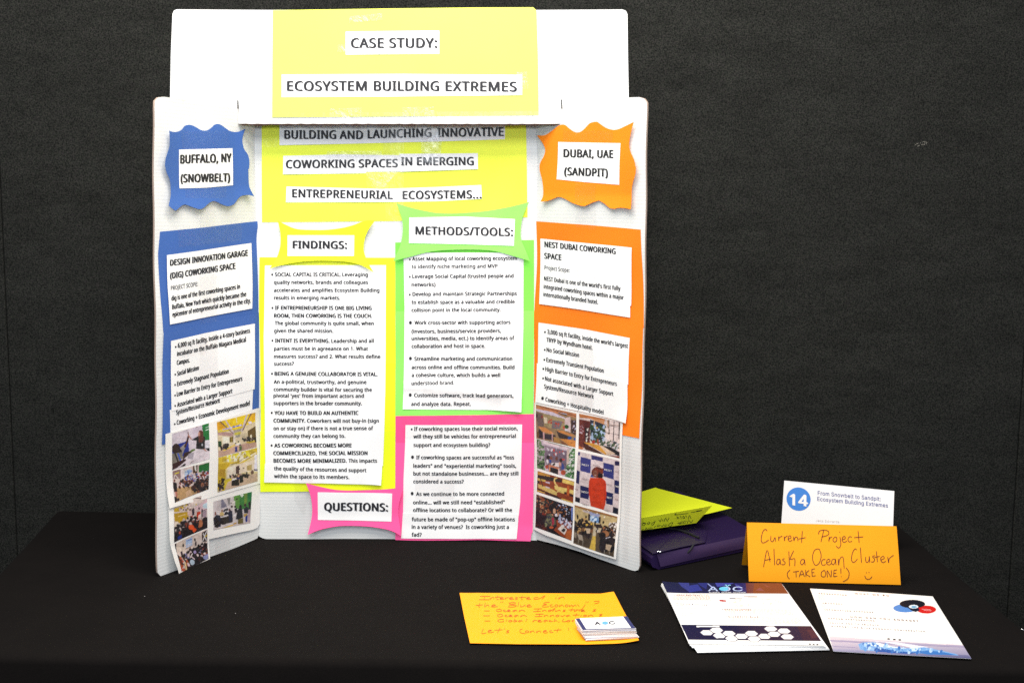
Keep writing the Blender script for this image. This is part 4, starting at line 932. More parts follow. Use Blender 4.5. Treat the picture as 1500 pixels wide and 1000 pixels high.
_nest = [('p',(52,52,110),[(75,55),(102,60),(98,105),(70,100)]), ('p',(56,58,125),[(110,118),(245,155),(243,345),(108,305)]), ('p',(52,50,105),[(250,98),(405,130),(402,185),(250,155)]), ('p',(48,54,118),[(412,195),(555,232),(545,425),(410,382)]), ('p',(40,34,75),[(567,175),(630,185),(628,242),(565,232)]), ('p',(38,38,85),[(65,300),(104,315),(98,485),(55,465)]), ('p',(26,32,82),[(112,498),(225,530),(220,690),(110,660)]), ('p',(24,32,80),[(556,430),(620,445),(610,620),(550,605)]), ('p',(24,34,82),[(440,585),(535,610),(528,770),(440,745)]), ('p',(18,22,38),[(45,650),(108,668),(106,740),(42,720)]), ('p',(18,26,45),[(530,785),(602,808),(600,890),(525,870)]), ('p',(50,70,130),[(245,350),(290,370),(290,395),(245,390)])]
o = photo('printed photograph of a person in an orange dress before a chequered backdrop', [(75,50),(630,170),(600,890),(40,710)], 840, 655, 9.09, (222,205,200), _nest + [
 ('e',(110,42,24),(332,328,76,72)), ('c',[(90,34,22),(130,52,30),(70,28,20)],40,(8,16),[(262,290),(330,262),(400,290),(405,360),(270,350)]), ('e',(28,18,18),(372,375,34,36)), ('e',(130,75,55),(303,345,32,48)), ('l',(235,220,215),6,[(292,350),(312,356)]), ('e',(128,76,56),(303,350,30,46)), ('l',(60,30,24),5,[(288,336),(298,334)]), ('l',(60,30,24),5,[(312,336),(321,338)]), ('l',(240,228,222),5,[(296,366),(314,368)]), ('p',(205,58,22),[(240,398),(300,400),(400,405),(440,450),(446,640),(430,760),(408,835),(245,790),(220,600),(222,450)]), ('p',(190,50,20),[(405,470),(446,470),(446,640),(420,760)]), ('l',(175,44,20),6,[(240,470),(236,640)]), ('l',(175,44,20),5,[(260,560),(400,570)])],
 pageR, RW, 3, pgR, 15)
nl = []
for (x, y, w_, c) in ((130, 232, 92, 0), (425, 300, 100, 0), (130, 592, 90, 0), (572, 525, 45, 0), (455, 672, 62, 0)):
    nl.append(('NEST' if w_ > 60 else 'NE', *CR([(x, y)], 840, 655, 9.09)[0], *CR([(x + w_, y + w_ * .22)], 840, 655, 9.09)[0], 2.6, .002))
lines_mesh('backdrop_lettering', nl, RW, U * 3 + .0007, o, pgR, M_CARD, 'B')
nl = []
for (x, y, w_) in ((130, 420, 90), (280, 245, 90), (455, 500, 70), (575, 330, 45), (140, 760, 80), (425, 845, 80), (560, 700, 45), (48, 560, 40)):
    nl.append(('NEST' if w_ > 60 else 'NE', *CR([(x, y)], 840, 655, 9.09)[0], *CR([(x + w_, y + w_ * .22)], 840, 655, 9.09)[0], 2.4, -.002))
lines_mesh('backdrop_lettering', nl, RW, U * 3 + .0007, o, pgR, M_PEACHD, 'B')
photo('printed photograph of a person with a cup at a wooden counter', [(80,95),(725,310),(705,890),(65,660)], 780, 715, 11.77, (30,22,26), [
 ('c',[(120,55,25),(70,35,20),(30,50,40),(25,20,20),(150,80,40),(190,150,110)],130,(8,20),[(85,110),(400,210),(340,420),(200,420),(80,400)]), ('c',[(40,35,60),(20,20,26),(25,25,30),(200,215,235),(180,110,60),(30,40,60)],110,(6,15),[(430,230),(720,330),(700,500),(460,480)]), ('p',(110,130,190),[(690,330),(725,320),(715,560),(690,520)]),
 ('p',(22,15,18),[(70,420),(240,440),(240,640),(65,640)]), ('p',(130,45,25),[(180,410),(260,430),(250,460),(180,450)]), ('c',[(22,15,16),(90,35,20),(60,25,18)],30,(12,26),[(70,600),(260,640),(280,730),(70,660)]), ('p',(150,65,30),[(430,540),(560,540),(700,620),(705,890),(480,790),(380,720),(440,640)]), ('p',(175,90,40),[(600,740),(705,700),(705,890),(600,850)]),
 ('c',[(190,195,215),(50,40,70),(130,60,40),(220,215,225)],60,(8,18),[(470,460),(560,500),(700,560),(700,700),(600,640),(480,580)]), ('l',(190,195,220),26,[(495,450),(500,580)]), ('e',(24,18,20),(370,330,70,75)), ('e',(215,165,130),(400,385,26,46)), ('p',(190,130,100),[(340,430),(380,440),(370,500),(340,480)]), ('e',(235,225,225),(430,452,26,26)), ('e',(190,140,110),(465,440,20,26)),
 ('p',(92,90,68),[(270,440),(330,430),(380,480),(420,540),(420,620),(290,650),(225,600)]), ('c',[(110,105,75),(60,60,50),(130,130,90),(45,50,60)],50,(9,20),[(260,460),(330,440),(350,620),(240,640)]), ('p',(165,40,65),[(350,500),(385,490),(395,600),(355,640)]), ('p',(20,20,26),[(290,650),(420,620),(450,640),(380,700),(300,720)]), ('e',(205,95,55),(345,665,38,22)), ('p',(22,18,20),[(300,710),(400,720),(520,810),(300,750)]),
 ('p',(225,210,195),[(455,690),(530,620),(620,700),(580,790)]), ('p',(45,38,36),[(515,720),(560,675),(600,700),(570,755)]), ('e',(235,230,225),(545,635,28,14))],
 pageR, RW, 3, pgR, 16)
photo('printed photograph of a conference room audience with a yellow aisle', [(65,40),(745,235),(720,880),(55,655)], 838, 735, 11.11, (150,125,85), [
 ('p',(205,180,125),[(65,60),(290,160),(740,260),(730,420),(60,330)]), ('l',(165,110,60),34,[(70,50),(745,240)]), ('p',(195,180,175),[(180,120),(300,150),(480,220),(450,230),(200,150)]), ('c',[(255,245,220)],6,(7,10),[(100,80),(220,110),(680,270),(640,280)]), ('p',(60,38,30),[(280,185),(312,195),(305,305),(278,295)]), ('p',(55,38,30),[(450,235),(480,240),(475,345),(448,335)]), ('p',(150,185,215),[(312,205),(450,240),(445,345),(310,300)]), ('c',[(225,235,240),(90,130,175),(190,210,225)],30,(8,22),[(315,215),(440,245),(440,330),(315,300)]), ('p',(160,165,200),[(300,155),(460,200),(450,235),(310,200)]),
 ('e',(24,18,20),(112,235,14,40)), ('e',(24,18,20),(245,235,13,22)), ('e',(22,18,20),(522,325,14,24)), ('c',[(235,225,215),(90,70,55)],46,(9,18),[(620,330),(735,330),(720,480),(600,450)]),
 ('p',(75,62,48),[(60,440),(360,400),(340,740),(55,650)]), ('p',(85,70,52),[(420,400),(720,560),(720,880),(420,780)]), ('c',DK+DK+[(120,80,50),(90,75,50),(200,160,100),(60,45,40)],110,(12,30),[(60,320),(200,270),(340,330),(360,420),(300,580),(150,520),(60,440)]), ('c',DK+DK+[(150,95,60),(215,200,180),(60,40,30)],110,(12,30),[(420,370),(600,400),(730,480),(720,640),(560,640),(430,480)]),
 ('e',(205,165,60),(265,362,18,16)), ('e',(205,160,50),(335,350,16,18)), ('p',(200,175,145),[(245,420),(320,420),(320,500),(270,500)]), ('p',(195,175,140),[(450,410),(500,420),(480,490),(450,480)]), ('e',(165,110,70),(590,510,34,40)), ('l',(225,215,220),12,[(580,580),(640,560),(680,610)]), ('e',(26,22,24),(520,530,55,45)), ('c',DK,30,(24,48),[(500,580),(700,620),(700,780),(530,740)]),
 ('p',(165,150,130),[(105,500),(200,530),(210,620),(150,600)]), ('p',(150,135,115),[(60,480),(100,490),(100,580),(60,560)]), ('p',(190,165,135),[(590,670),(680,690),(650,780),(585,750)]), ('l',(140,130,115),9,[(570,770),(570,830)]), ('l',(140,130,115),9,[(650,790),(650,840)]), ('l',(140,130,115),9,[(140,600),(140,670)]), ('l',(140,130,115),9,[(215,620),(215,700)]),
 ('p',(205,170,70),[(370,540),(415,545),(425,785),(325,745)]), ('p',(195,180,150),[(375,400),(410,405),(415,545),(368,540)]), ('e',(24,18,20),(392,340,14,45))],
 pageR, RW, 3, pgR, 17)

# ------------------------------------------------------------------ clear tape on the board
TP = [(CP, 7.5, [[(560, 170), (592, 170), (592, 330), (566, 330)], [(478, 224), (652, 226), (652, 238), (478, 236)], [(622, 182), (644, 182), (642, 250), (622, 248)], [(386, 203), (408, 203), (407, 216), (387, 216)],
                 [(536, 252), (584, 252), (562, 276), (538, 276)], [(440, 384), (500, 384), (500, 412), (440, 412)], [(420, 562), (540, 560), (540, 592), (420, 594)],
                 [(432, 690), (462, 690), (446, 754), (432, 730)], [(620, 566), (735, 570), (735, 600), (620, 596)], [(590, 606), (760, 604), (760, 640), (590, 642)],
                 [(452, 323), (490, 323), (490, 337), (452, 337)], [(590, 400), (640, 400), (640, 440), (590, 440)], [(630, 474), (700, 474), (700, 505), (630, 505)], [(466, 740), (520, 740), (520, 760), (466, 759)],
                 [(540, 722), (574, 722), (574, 740), (540, 740)], [(608, 690), (666, 690), (666, 730), (608, 730)]]),
      (LW, 7.5, [[(262, 192), (332, 191), (333, 217), (264, 219)], [(268, 273), (328, 272), (328, 296), (269, 297)], [(257, 334), (352, 325), (352, 352), (258, 362)], [(289, 405), (314, 401), (316, 470), (290, 475)],
                 [(290, 488), (316, 483), (316, 560), (290, 566)], [(311, 790), (335, 784), (334, 805), (311, 812)], [(289, 300), (312, 300), (313, 335), (288, 338)], [(260, 500), (300, 492), (300, 516), (260, 524)]]),
      (RW, 7.5, [[(828, 190), (900, 192), (900, 210), (828, 209)], [(846, 268), (875, 270), (875, 303), (846, 303)], [(847, 300), (875, 302), (876, 336), (847, 332)], [(842, 380), (875, 383), (875, 412), (842, 406)],
                 [(840, 500), (872, 505), (872, 600), (840, 594)], [(920, 640), (928, 641), (922, 822), (914, 820)], [(818, 560), (870, 570), (870, 598), (818, 588)]])]
for pl, lv, qs in TP:
    for q in qs: tape(q, pl, U * lv + .0006, board)
tape([(617, 200), (648, 198), (646, 228), (618, 232)], CP, U * 9, board, M_TAPEC)
tape([(536, 253), (582, 252), (563, 275), (548, 277)], CP, U * 9, board, M_TAPEC)
tape([(480, 222), (560, 221), (560, 228), (480, 230)], CP, U * 9, board, M_TAPEC)

# ------------------------------------------------------------------ header card slotted over the wings
header = thing('header_card', 'wide white header card with yellow case study sheet, slotted on top of the board', 'header card', (H1 + H2) / 2)
hp = [(258.5, 14), (400, 14.8), (600, 14.6), (780, 15), (912, 14), (917, 16), (919.3, 21), (920, 80), (921.8, 183), (824.5, 183), (823.8, 170), (824.2, 160), (823.2, 146), (821.8, 146), (822.2, 160), (821.2, 171), (821.8, 181.6), (700, 182), (585, 183.2), (450, 183), (349.4, 182), (349, 170), (350, 163), (349, 147), (347.6, 147), (347.4, 163), (346.6, 171), (347.2, 182), (248, 182), (250, 80), (252.5, 21), (254.5, 16)]
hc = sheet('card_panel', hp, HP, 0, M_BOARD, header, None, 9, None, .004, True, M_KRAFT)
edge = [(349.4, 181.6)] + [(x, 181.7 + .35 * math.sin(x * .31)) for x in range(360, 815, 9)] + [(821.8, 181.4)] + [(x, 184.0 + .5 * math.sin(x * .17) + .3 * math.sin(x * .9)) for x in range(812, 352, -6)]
sheet('edge_shade', edge, HP, .0012, M_EDGESHADE, header, None, 5, 'dark painted shade strip along the lower edge of the card', .001)  # added dark strip, stands in for the gap shadow below the header
hy = sheet('title_backing', [(399.7, 15.4), (560, 13.2), (700, 11.6), (781, 11.2), (785.8, 16), (788, 90), (789, 168.8), (600, 170.5), (399, 172.2), (399.2, 90)], HP, U, M_YELH, header, wrinkle(81, .0004), 8, 'large neon yellow title sheet')
lf = wrinkle(82, .0005)
for pts, ln, lab in (([(506.5, 46.7), (643.7, 45.4), (643.7, 79.6), (506.5, 80.6)], [('CASE STUDY:', 515.1, 70.8, 640, 70.6, 14, B2)], 'white label reading case study'),
                     ([(412.8, 109.5), (590, 108.7), (765, 110), (765, 139.7), (700, 140.6), (560, 142.2), (412.8, 142.9)], [('ECOSYSTEM', 421.6, 133.5, 537, 133.5, 14, B2), ('BUILDING', 548.6, 133.4, 642.8, 133.6, 14, B2), ('EXTREMES', 653.5, 133.8, 756.4, 134.5, 14, B2)], 'white label reading ecosystem building extremes')):
    o = sheet('text_strip', pts, HP, U * 2, M_WHITE, header, lf, 6, lab)
    lines_mesh('text_line', ln, HP, U * 2 + .00025, o, lf)
for q in ([(512, 25), (560, 20), (560, 30), (512, 34)], [(484, 160), (530, 158), (530, 172), (484, 174)], [(757, 106), (772, 106), (774, 130), (758, 131)], [(590, 158), (636, 157), (636, 170), (590, 171)], [(495, 66), (506, 66), (506, 76), (495, 77)]):
    sheet('clear_tape', q, HP, U * 4.2, M_TAPEC, header, None, 9, None, 0)
for q in ([(400, 166), (790, 163), (790, 174), (400, 176)],):
    sheet('clear_tape', q, HP, U * 4.2, M_TAPE, header, None, 9, None, 0)

# ------------------------------------------------------------------ things on the table, right side
def quadmesh(name, P4, mat, parent, label=None, n=8, t=.0003, bow=0.0):
    P4 = [np.array(p, float) for p in P4]
    nn = np.cross(P4[1]-P4[0], P4[3]-P4[0]); nn /= np.linalg.norm(nn)
    if nn @ (O - P4[0]) < 0: nn = -nn
    V = []; Fc = []
    for j in range(n+1):
        for i in range(n+1):
            u, v = i/n, j/n
            V.append((1-u)*(1-v)*P4[0]+u*(1-v)*P4[1]+u*v*P4[2]+(1-u)*v*P4[3] + nn*bow*math.sin(u*math.pi)*math.sin(v*math.pi))
            if i and j: a = j*(n+1)+i; Fc.append((a-n-2, a-n-1, a, a-1))
    return solid(name, V, Fc, nn, t, [mat], parent, label, True)


# --- amber tent card with handwriting
tb0, tb1 = tz(1097, 851, .002), tz(1319.5, 856, .002)
dv = (tb1 - tb0); dv /= np.linalg.norm(dv); nb = np.array([-dv[1], dv[0], 0])       # away from the camera
TP_ = Plane(tb0, tb1, tb0 + np.array([0, 0, 1]) + nb * .10)
t0, t1 = TP_.hit(1094.2, 765), TP_.hit(1313.3, 770.5)
tk0, tk1 = t0.copy(), t1.copy()
tent = thing('tent_card', 'folded amber tent card with handwriting, standing before the numbered white card', 'tent card', (tb0 + tb1) / 2)
fp = sheet('front_flap', [(1094.2, 765), (1200, 767.2), (1313.3, 770.5), (1316.5, 812), (1319.5, 856), (1200, 853), (1097, 851), (1095.4, 808)], TP_, 0, M_AMB, tent, None, 10)
bk0, bk1 = tz(1086.5, 827, .002), tz(1300, 832, .002)
quadmesh('back_flap', [tk0 + nb*.0008, tk1 + nb*.0008, bk1, bk0], M_AMB, tent)
HW = [[(318,436),(312,426),(300,425),(285,445),(275,490),(280,518),(300,520),(330,500)], [(346,472),(345,505),(360,512),(376,482),(379,510)], [(402,475),(404,508),(406,485),(430,472)], [(443,475),(446,508),(448,485),(468,470)], [(470,494),(492,486),(488,470),(475,476),(472,498),(484,510),(503,502)], [(512,476),(515,508),(522,484),(538,480),(545,508)], [(576,436),(570,522)], [(548,494),(600,484)],
      [(732,430),(724,470),(712,515)], [(695,460),(702,436),(740,428),(768,440),(764,464),(716,480)], [(773,478),(770,512),(776,488),(794,478)], [(812,480),(800,498),(808,515),(826,508),(828,484),(812,479)], [(851,478),(858,535),(842,560),(824,546)], [(848,442),(851,446)], [(868,500),(890,490),(886,475),(871,482),(868,508),(884,518),(902,508)], [(938,480),(920,478),(910,498),(919,515),(940,510)], [(984,436),(988,480),(992,522)], [(955,484),(1022,478)],
      [(292,698),(318,575),(340,662)], [(300,650),(346,640)], [(368,566),(373,685)], [(411,642),(393,645),(388,672),(399,681),(411,662),(412,642),(418,682)], [(446,636),(431,646),(450,664),(442,681),(424,680)], [(477,584),(482,692)], [(512,580),(486,642),(520,638),(520,692)], [(591,644),(571,645),(562,668),(574,682),(589,664),(592,645),(596,686)],
      [(688,566),(664,578),(652,615),(654,655),(672,685),(698,672),(714,620),(702,572),(684,566)], [(746,644),(726,645),(715,668),(725,685),(748,680)], [(755,668),(778,656),(771,641),(756,651),(755,676),(774,683),(788,672)], [(816,640),(796,645),(790,668),(802,682),(815,664),(818,640),(823,684)], [(839,640),(842,686),(847,648),(865,624),(877,640),(882,710)],
      [(974,574),(960,566),(942,600),(936,648),(954,665),(980,640)], [(1001,556),(1009,668)], [(1040,625),(1040,655),(1052,665),(1064,648),(1066,620),(1069,665)], [(1109,615),(1090,622),(1105,643),(1096,661),(1079,660)], [(1118,584),(1126,662)], [(1104,629),(1142,620)], [(1150,648),(1175,636),(1169,620),(1151,631),(1152,655),(1169,666),(1187,656)], [(1201,625),(1208,668),(1212,638),(1244,612)],
      [(487,718),(467,742),(468,768),(482,786)], [(508,735),(552,728)], [(530,732),(531,773)], [(552,773),(572,724),(591,769)], [(559,756),(585,750)], [(600,720),(602,769)], [(626,722),(603,748),(633,769)], [(645,714),(648,766)], [(645,717),(669,711)], [(647,741),(664,737)], [(648,766),(673,762)], [(737,722),(717,736),(716,764),(738,770),(748,746),(737,722)], [(760,773),(758,724),(786,771),(788,722)], [(808,720),(805,769)], [(808,722),(830,719)], [(806,746),(825,742)], [(805,769),(832,765)], [(858,708),(858,746)], [(860,766),(862,770)], [(897,704),(918,738),(910,783),(874,806)],
      [(1044,737),(1047,743)], [(1063,734),(1066,741)], [(1033,762),(1044,784),(1068,787),(1087,768)]]
strokes_mesh('handwriting', HW, TP_, .0006, fp, .95, M_PEN, (1060, 690), 5.0)

# --- numbered white card behind it
sa, sb = tz(1148, 800, .002), tz(1310, 812, .002)
sa = np.array([(1149-750)/F*2.30, 2.285, TZ+.002]); sb = np.array([(1309.5-750)/F*2.21, 2.205, TZ+.002])
SPL = Plane(sa, sb, sa + np.array([0, .16, 1]))
sign = thing('number_card', 'white folded card with a blue number fourteen disc standing behind the amber tent card', 'name card', (sa + sb) / 2)
base_px = lambda P: P
sq = [(1148.8, 703.6), (1310, 719), (1308.2, 770), (1306.9, 795), (1143.2, 786), (1144.5, 766)]
sf = sheet('front_flap', sq, SPL, 0, M_WHITE, sign, None, 10)
tA, tB = SPL.hit(1148.8, 703.6), SPL.hit(1310, 719)
ds = sb - sa; ds /= np.linalg.norm(ds); nbs = np.array([-ds[1], ds[0], 0]) ; nbs *= np.sign(nbs[1])
quadmesh('back_flap', [tA + nbs*.0008, tB + nbs*.0008, np.array([tB[0], tB[1], TZ+.002]) + nbs*.055, np.array([tA[0], tA[1], TZ+.002]) + nbs*.055], M_WHITE, sign)
ctr = (1169.8, 730.5)
disc = [(ctr[0] + 17.7*math.cos(a), ctr[1] + 17.1*math.sin(a) + 17.7*math.cos(a)*.04) for a in np.linspace(0, 2*math.pi, 36, endpoint=False)]
sheet('number_disc', disc, SPL, .0004, flat('disc_blue', (.045, .20, .58), .5), sf, None, 6, None, 0)
lines_mesh('text_line', [('14', 1157.6, 739, 1182.8, 741, 16.2, .06)], SPL, .0010, sf, None, M_WHITE, 'A')
lines_mesh('text_line', [('From Snowbelt to Sandpit:', 1198, 724.2, 1290, 733.3, 5.8, .03), ('Ecosystem Building Extremes', 1197.4, 732.8, 1300.6, 742.8, 5.8, .03)], SPL, .0004, sf, None, M_NAVYT, 'B')
lines_mesh('text_line', [('Jess Edwards', 1195, 763.5, 1229.5, 765.6, 3.6, -.004)], SPL, .0004, sf, None, flat('grey_print_light', (.50, .44, .42), .6), 'B')

# --- purple elastic folder
M_PUR = paper('purple_folder_board', (.019, .0085, .048), rough=.38, spec=.45, bump=.15, scale=500)
M_PURI = paper('purple_folder_inside', (.042, .022, .072), rough=.45, spec=.4, bump=.1, scale=500)
M_ELA = flat('black_elastic', (.012, .012, .014), .7)
ht = .034
a = tz(962, 810, ht); b_ = tz(1112, 779.5, ht); c = tz(994, 718.3, ht)
fx = b_ - a; fy = c - b_
fx[2] = 0; fy[2] = 0
# keep the folder square: long side from the right edge, short side at right angles
Lx = np.linalg.norm(fx); ex = fx / Lx
ey = np.array([-ex[1], ex[0], 0])
Ly = .33
folder = thing('folder', 'purple cardboard folder with black elastic band, lying behind the right board wing', 'folder', a * [1, 1, 0] + [0, 0, TZ])
W0 = a.copy(); W0[2] = TZ
fy = c - b_; fy[2] = 0
def FP(u, v, z): return W0 + fx * u + fy * v + np.array([0, 0, z])
# body with a rounded spine on the left
sec = [(0.0, .004), (-.035, .008), (-.05, .016), (-.045, .026), (-.02, .032), (.02, .0335), (1.0, .0335), (1.0, .031), (.99, .012), (1.0, .001), (0.02, .001)]
V = []; Fc = []; ns_ = len(sec)
vs = np.linspace(0, 1, 10)
for v in vs:
    for (u, z) in sec: V.append(FP(u, v, z + .0012 * math.sin(v * 9 + u * 4) * (z > .02)))
for k in range(len(vs)-1):
    for i in range(ns_):
        Fc.append((k*ns_+i, k*ns_+(i+1) % ns_, (k+1)*ns_+(i+1) % ns_, (k+1)*ns_+i))
Fc.append(tuple(range(ns_))[::-1]); Fc.append(tuple((len(vs)-1)*ns_+i for i in range(ns_)))
mesh('body', V, Fc, M_PUR, folder, None, False)
# pale front pocket lip and the cover flap above it
lip = [FP(.03, -.012, .007), FP(1.0, -.012, .010), FP(1.0, -.004, .033), FP(.0, -.004, .0325)]
quadmesh('pocket_lip', lip, M_PURI, folder, None, 8, .0008, .002)
f0 = tz(963, 808.5, .0375); f1 = tz(1033, 793.6, .0365)
flap = [FP(-.035, .001, .0352), f0 + [0, -.001, 0], (f0 + f1) / 2 + [0, 0, .0006], f1, FP(.62, .16, .0355), FP(.5, .5, .036), FP(-.03, .5, .036)]
V = [p for p in flap] + [sum(flap) / len(flap) + [0, 0, .001]]
Fc = [(i, (i+1) % len(flap), len(flap)) for i in range(len(flap))]
solid('cover_flap', V, Fc, np.array([0, 0, 1.]), .001, [M_PUR], folder, None, False)


def cord(name, pts, r, mat, parent):
    cu = bpy.data.curves.new(name, 'CURVE'); cu.dimensions = '3D'; cu.bevel_depth = r; cu.bevel_resolution = 2
    Q = spline(pts, 6); sp = cu.splines.new('POLY'); sp.points.add(len(Q) - 1)
    for i, q in enumerate(Q): sp.points[i].co = (*q, 1)
    o = bpy.data.objects.new('t', cu); me = o.to_mesh()
    V = np.zeros(len(me.vertices) * 3); me.vertices.foreach_get('co', V); Fc = [tuple(p.vertices) for p in me.polygons]
    o.to_mesh_clear(); bpy.data.objects.remove(o); bpy.data.curves.remove(cu)
    return mesh(name, V.reshape(-1, 3), Fc, mat, parent, None, True)


cord('elastic_band', [tz(975, 773.5, .040), tz(990, 774.5, .041), tz(1008, 780, .040), tz(1024, 787.5, .039)], .0021, M_ELA, folder)
cord('elastic_band', [tz(1016, 797, .038), tz(1010, 806, .028), tz(998, 817, .012), tz(982, 825.5, .003), tz(968, 829, .003), tz(954, 824, .006), tz(944, 812, .014), tz(939.5, 797, .026), tz(941, 786, .036)], .0020, M_ELA, folder)
for p in (tz(963, 807.5, .040), tz(966, 808, .0395), tz(969, 822.5, .008), tz(960.5, 827.5, .004)):
    cord('corner_clip', [p, p + [.0025, 0, .001]], .0014, M_TIN, folder)

# --- lime folded card lying on the folder
yc = thing('folded_note', 'lime yellow folded note card with upside down handwriting, lying on the purple folder', 'note card', tz(1000, 760, .05))
A = tz(959.6, 714.0, .052); A2 = tz(915, 728, .052); Tip = tz(1072.4, 743.4, .052)
FR_, FL_ = tz(1043, 740.4, .088), tz(915, 762, .088)
quadmesh('lower_leaf', [A2, A, Tip, tz(918, 780, .052)], M_YELC, yc, None, 6, .0004, .001)
quadmesh('upper_leaf', [A2 + [0, 0, .0006], A + [0, 0, .0006], FR_, FL_], M_YELC, yc, None, 6, .0004)
fl1 = tz(1020, 765.6, .052); fl0 = tz(915, 786.8, .052)
fl0 = FL_ + (fl1 - FR_) * (np.linalg.norm(fl0 - FL_) / np.linalg.norm(fl1 - FR_))
nf = quadmesh('front_leaf', [FL_, FR_, fl1, fl0], M_YELC, yc, None, 6, .0004)
NP = Plane(FL_, FR_, fl1)
WR = [[(560,345),(548,320),(540,348)], [(530,335),(520,320)], [(515,340),(505,325),(500,340),(515,342)], [(490,345),(482,322)], [(470,335),(458,330),(462,345),(474,340)], [(560,300),(640,285)], [(440,318),(540,305)], [(610,292),(640,283),(600,288)], [(445,316),(452,308),(440,312)],
      [(575,352),(560,375),(545,355),(532,380)], [(525,372),(505,378),(512,362),(530,362)], [(500,378),(480,382),(492,366),(505,368)], [(470,372),(478,388)], [(485,374),(460,378)], [(428,372),(412,400),(395,392),(415,374),(428,376)], [(385,385),(378,398),(366,400),(372,385)], [(360,385),(350,402),(340,395)], [(335,390),(322,402),(312,398),(325,388)], [(300,398),(292,410)],
      [(278,412),(262,412),(258,428),(280,426)], [(250,412),(240,428),(232,412),(222,430)], [(212,420),(200,432),(192,428)], [(400,338),(385,362),(375,340),(362,365)], [(355,350),(350,362)], [(345,342),(335,366),(325,352)], [(300,358),(282,392),(272,380),(296,366)], [(262,372),(250,385),(240,378),(258,370)], [(232,375),(215,395),(200,382),(225,378),(205,372)]]
strokes_mesh('handwriting', WR, NP, .0006, nf, .7, M_PENG, (900, 690), 5.0)

# ------------------------------------------------------------------ amber sheet lying flat, cards stacked on it
def cz(P3, dz):
    P3 = np.asarray(P3, float).copy(); P3[:, 2] = TZ + clothz(P3[:, 0], P3[:, 1]) + dz; return P3


def flat_sheet(name, pts, mat, parent, dz, label=None, lift=None, step=8, t=.0002, z0=.001):
    pl = Plane((0, 0, TZ + z0), (1, 0, TZ + z0), (0, 1, TZ + z0))
    o = sheet(name, pts, pl, dz, mat, parent, lift, step, label, t)
    return o, pl


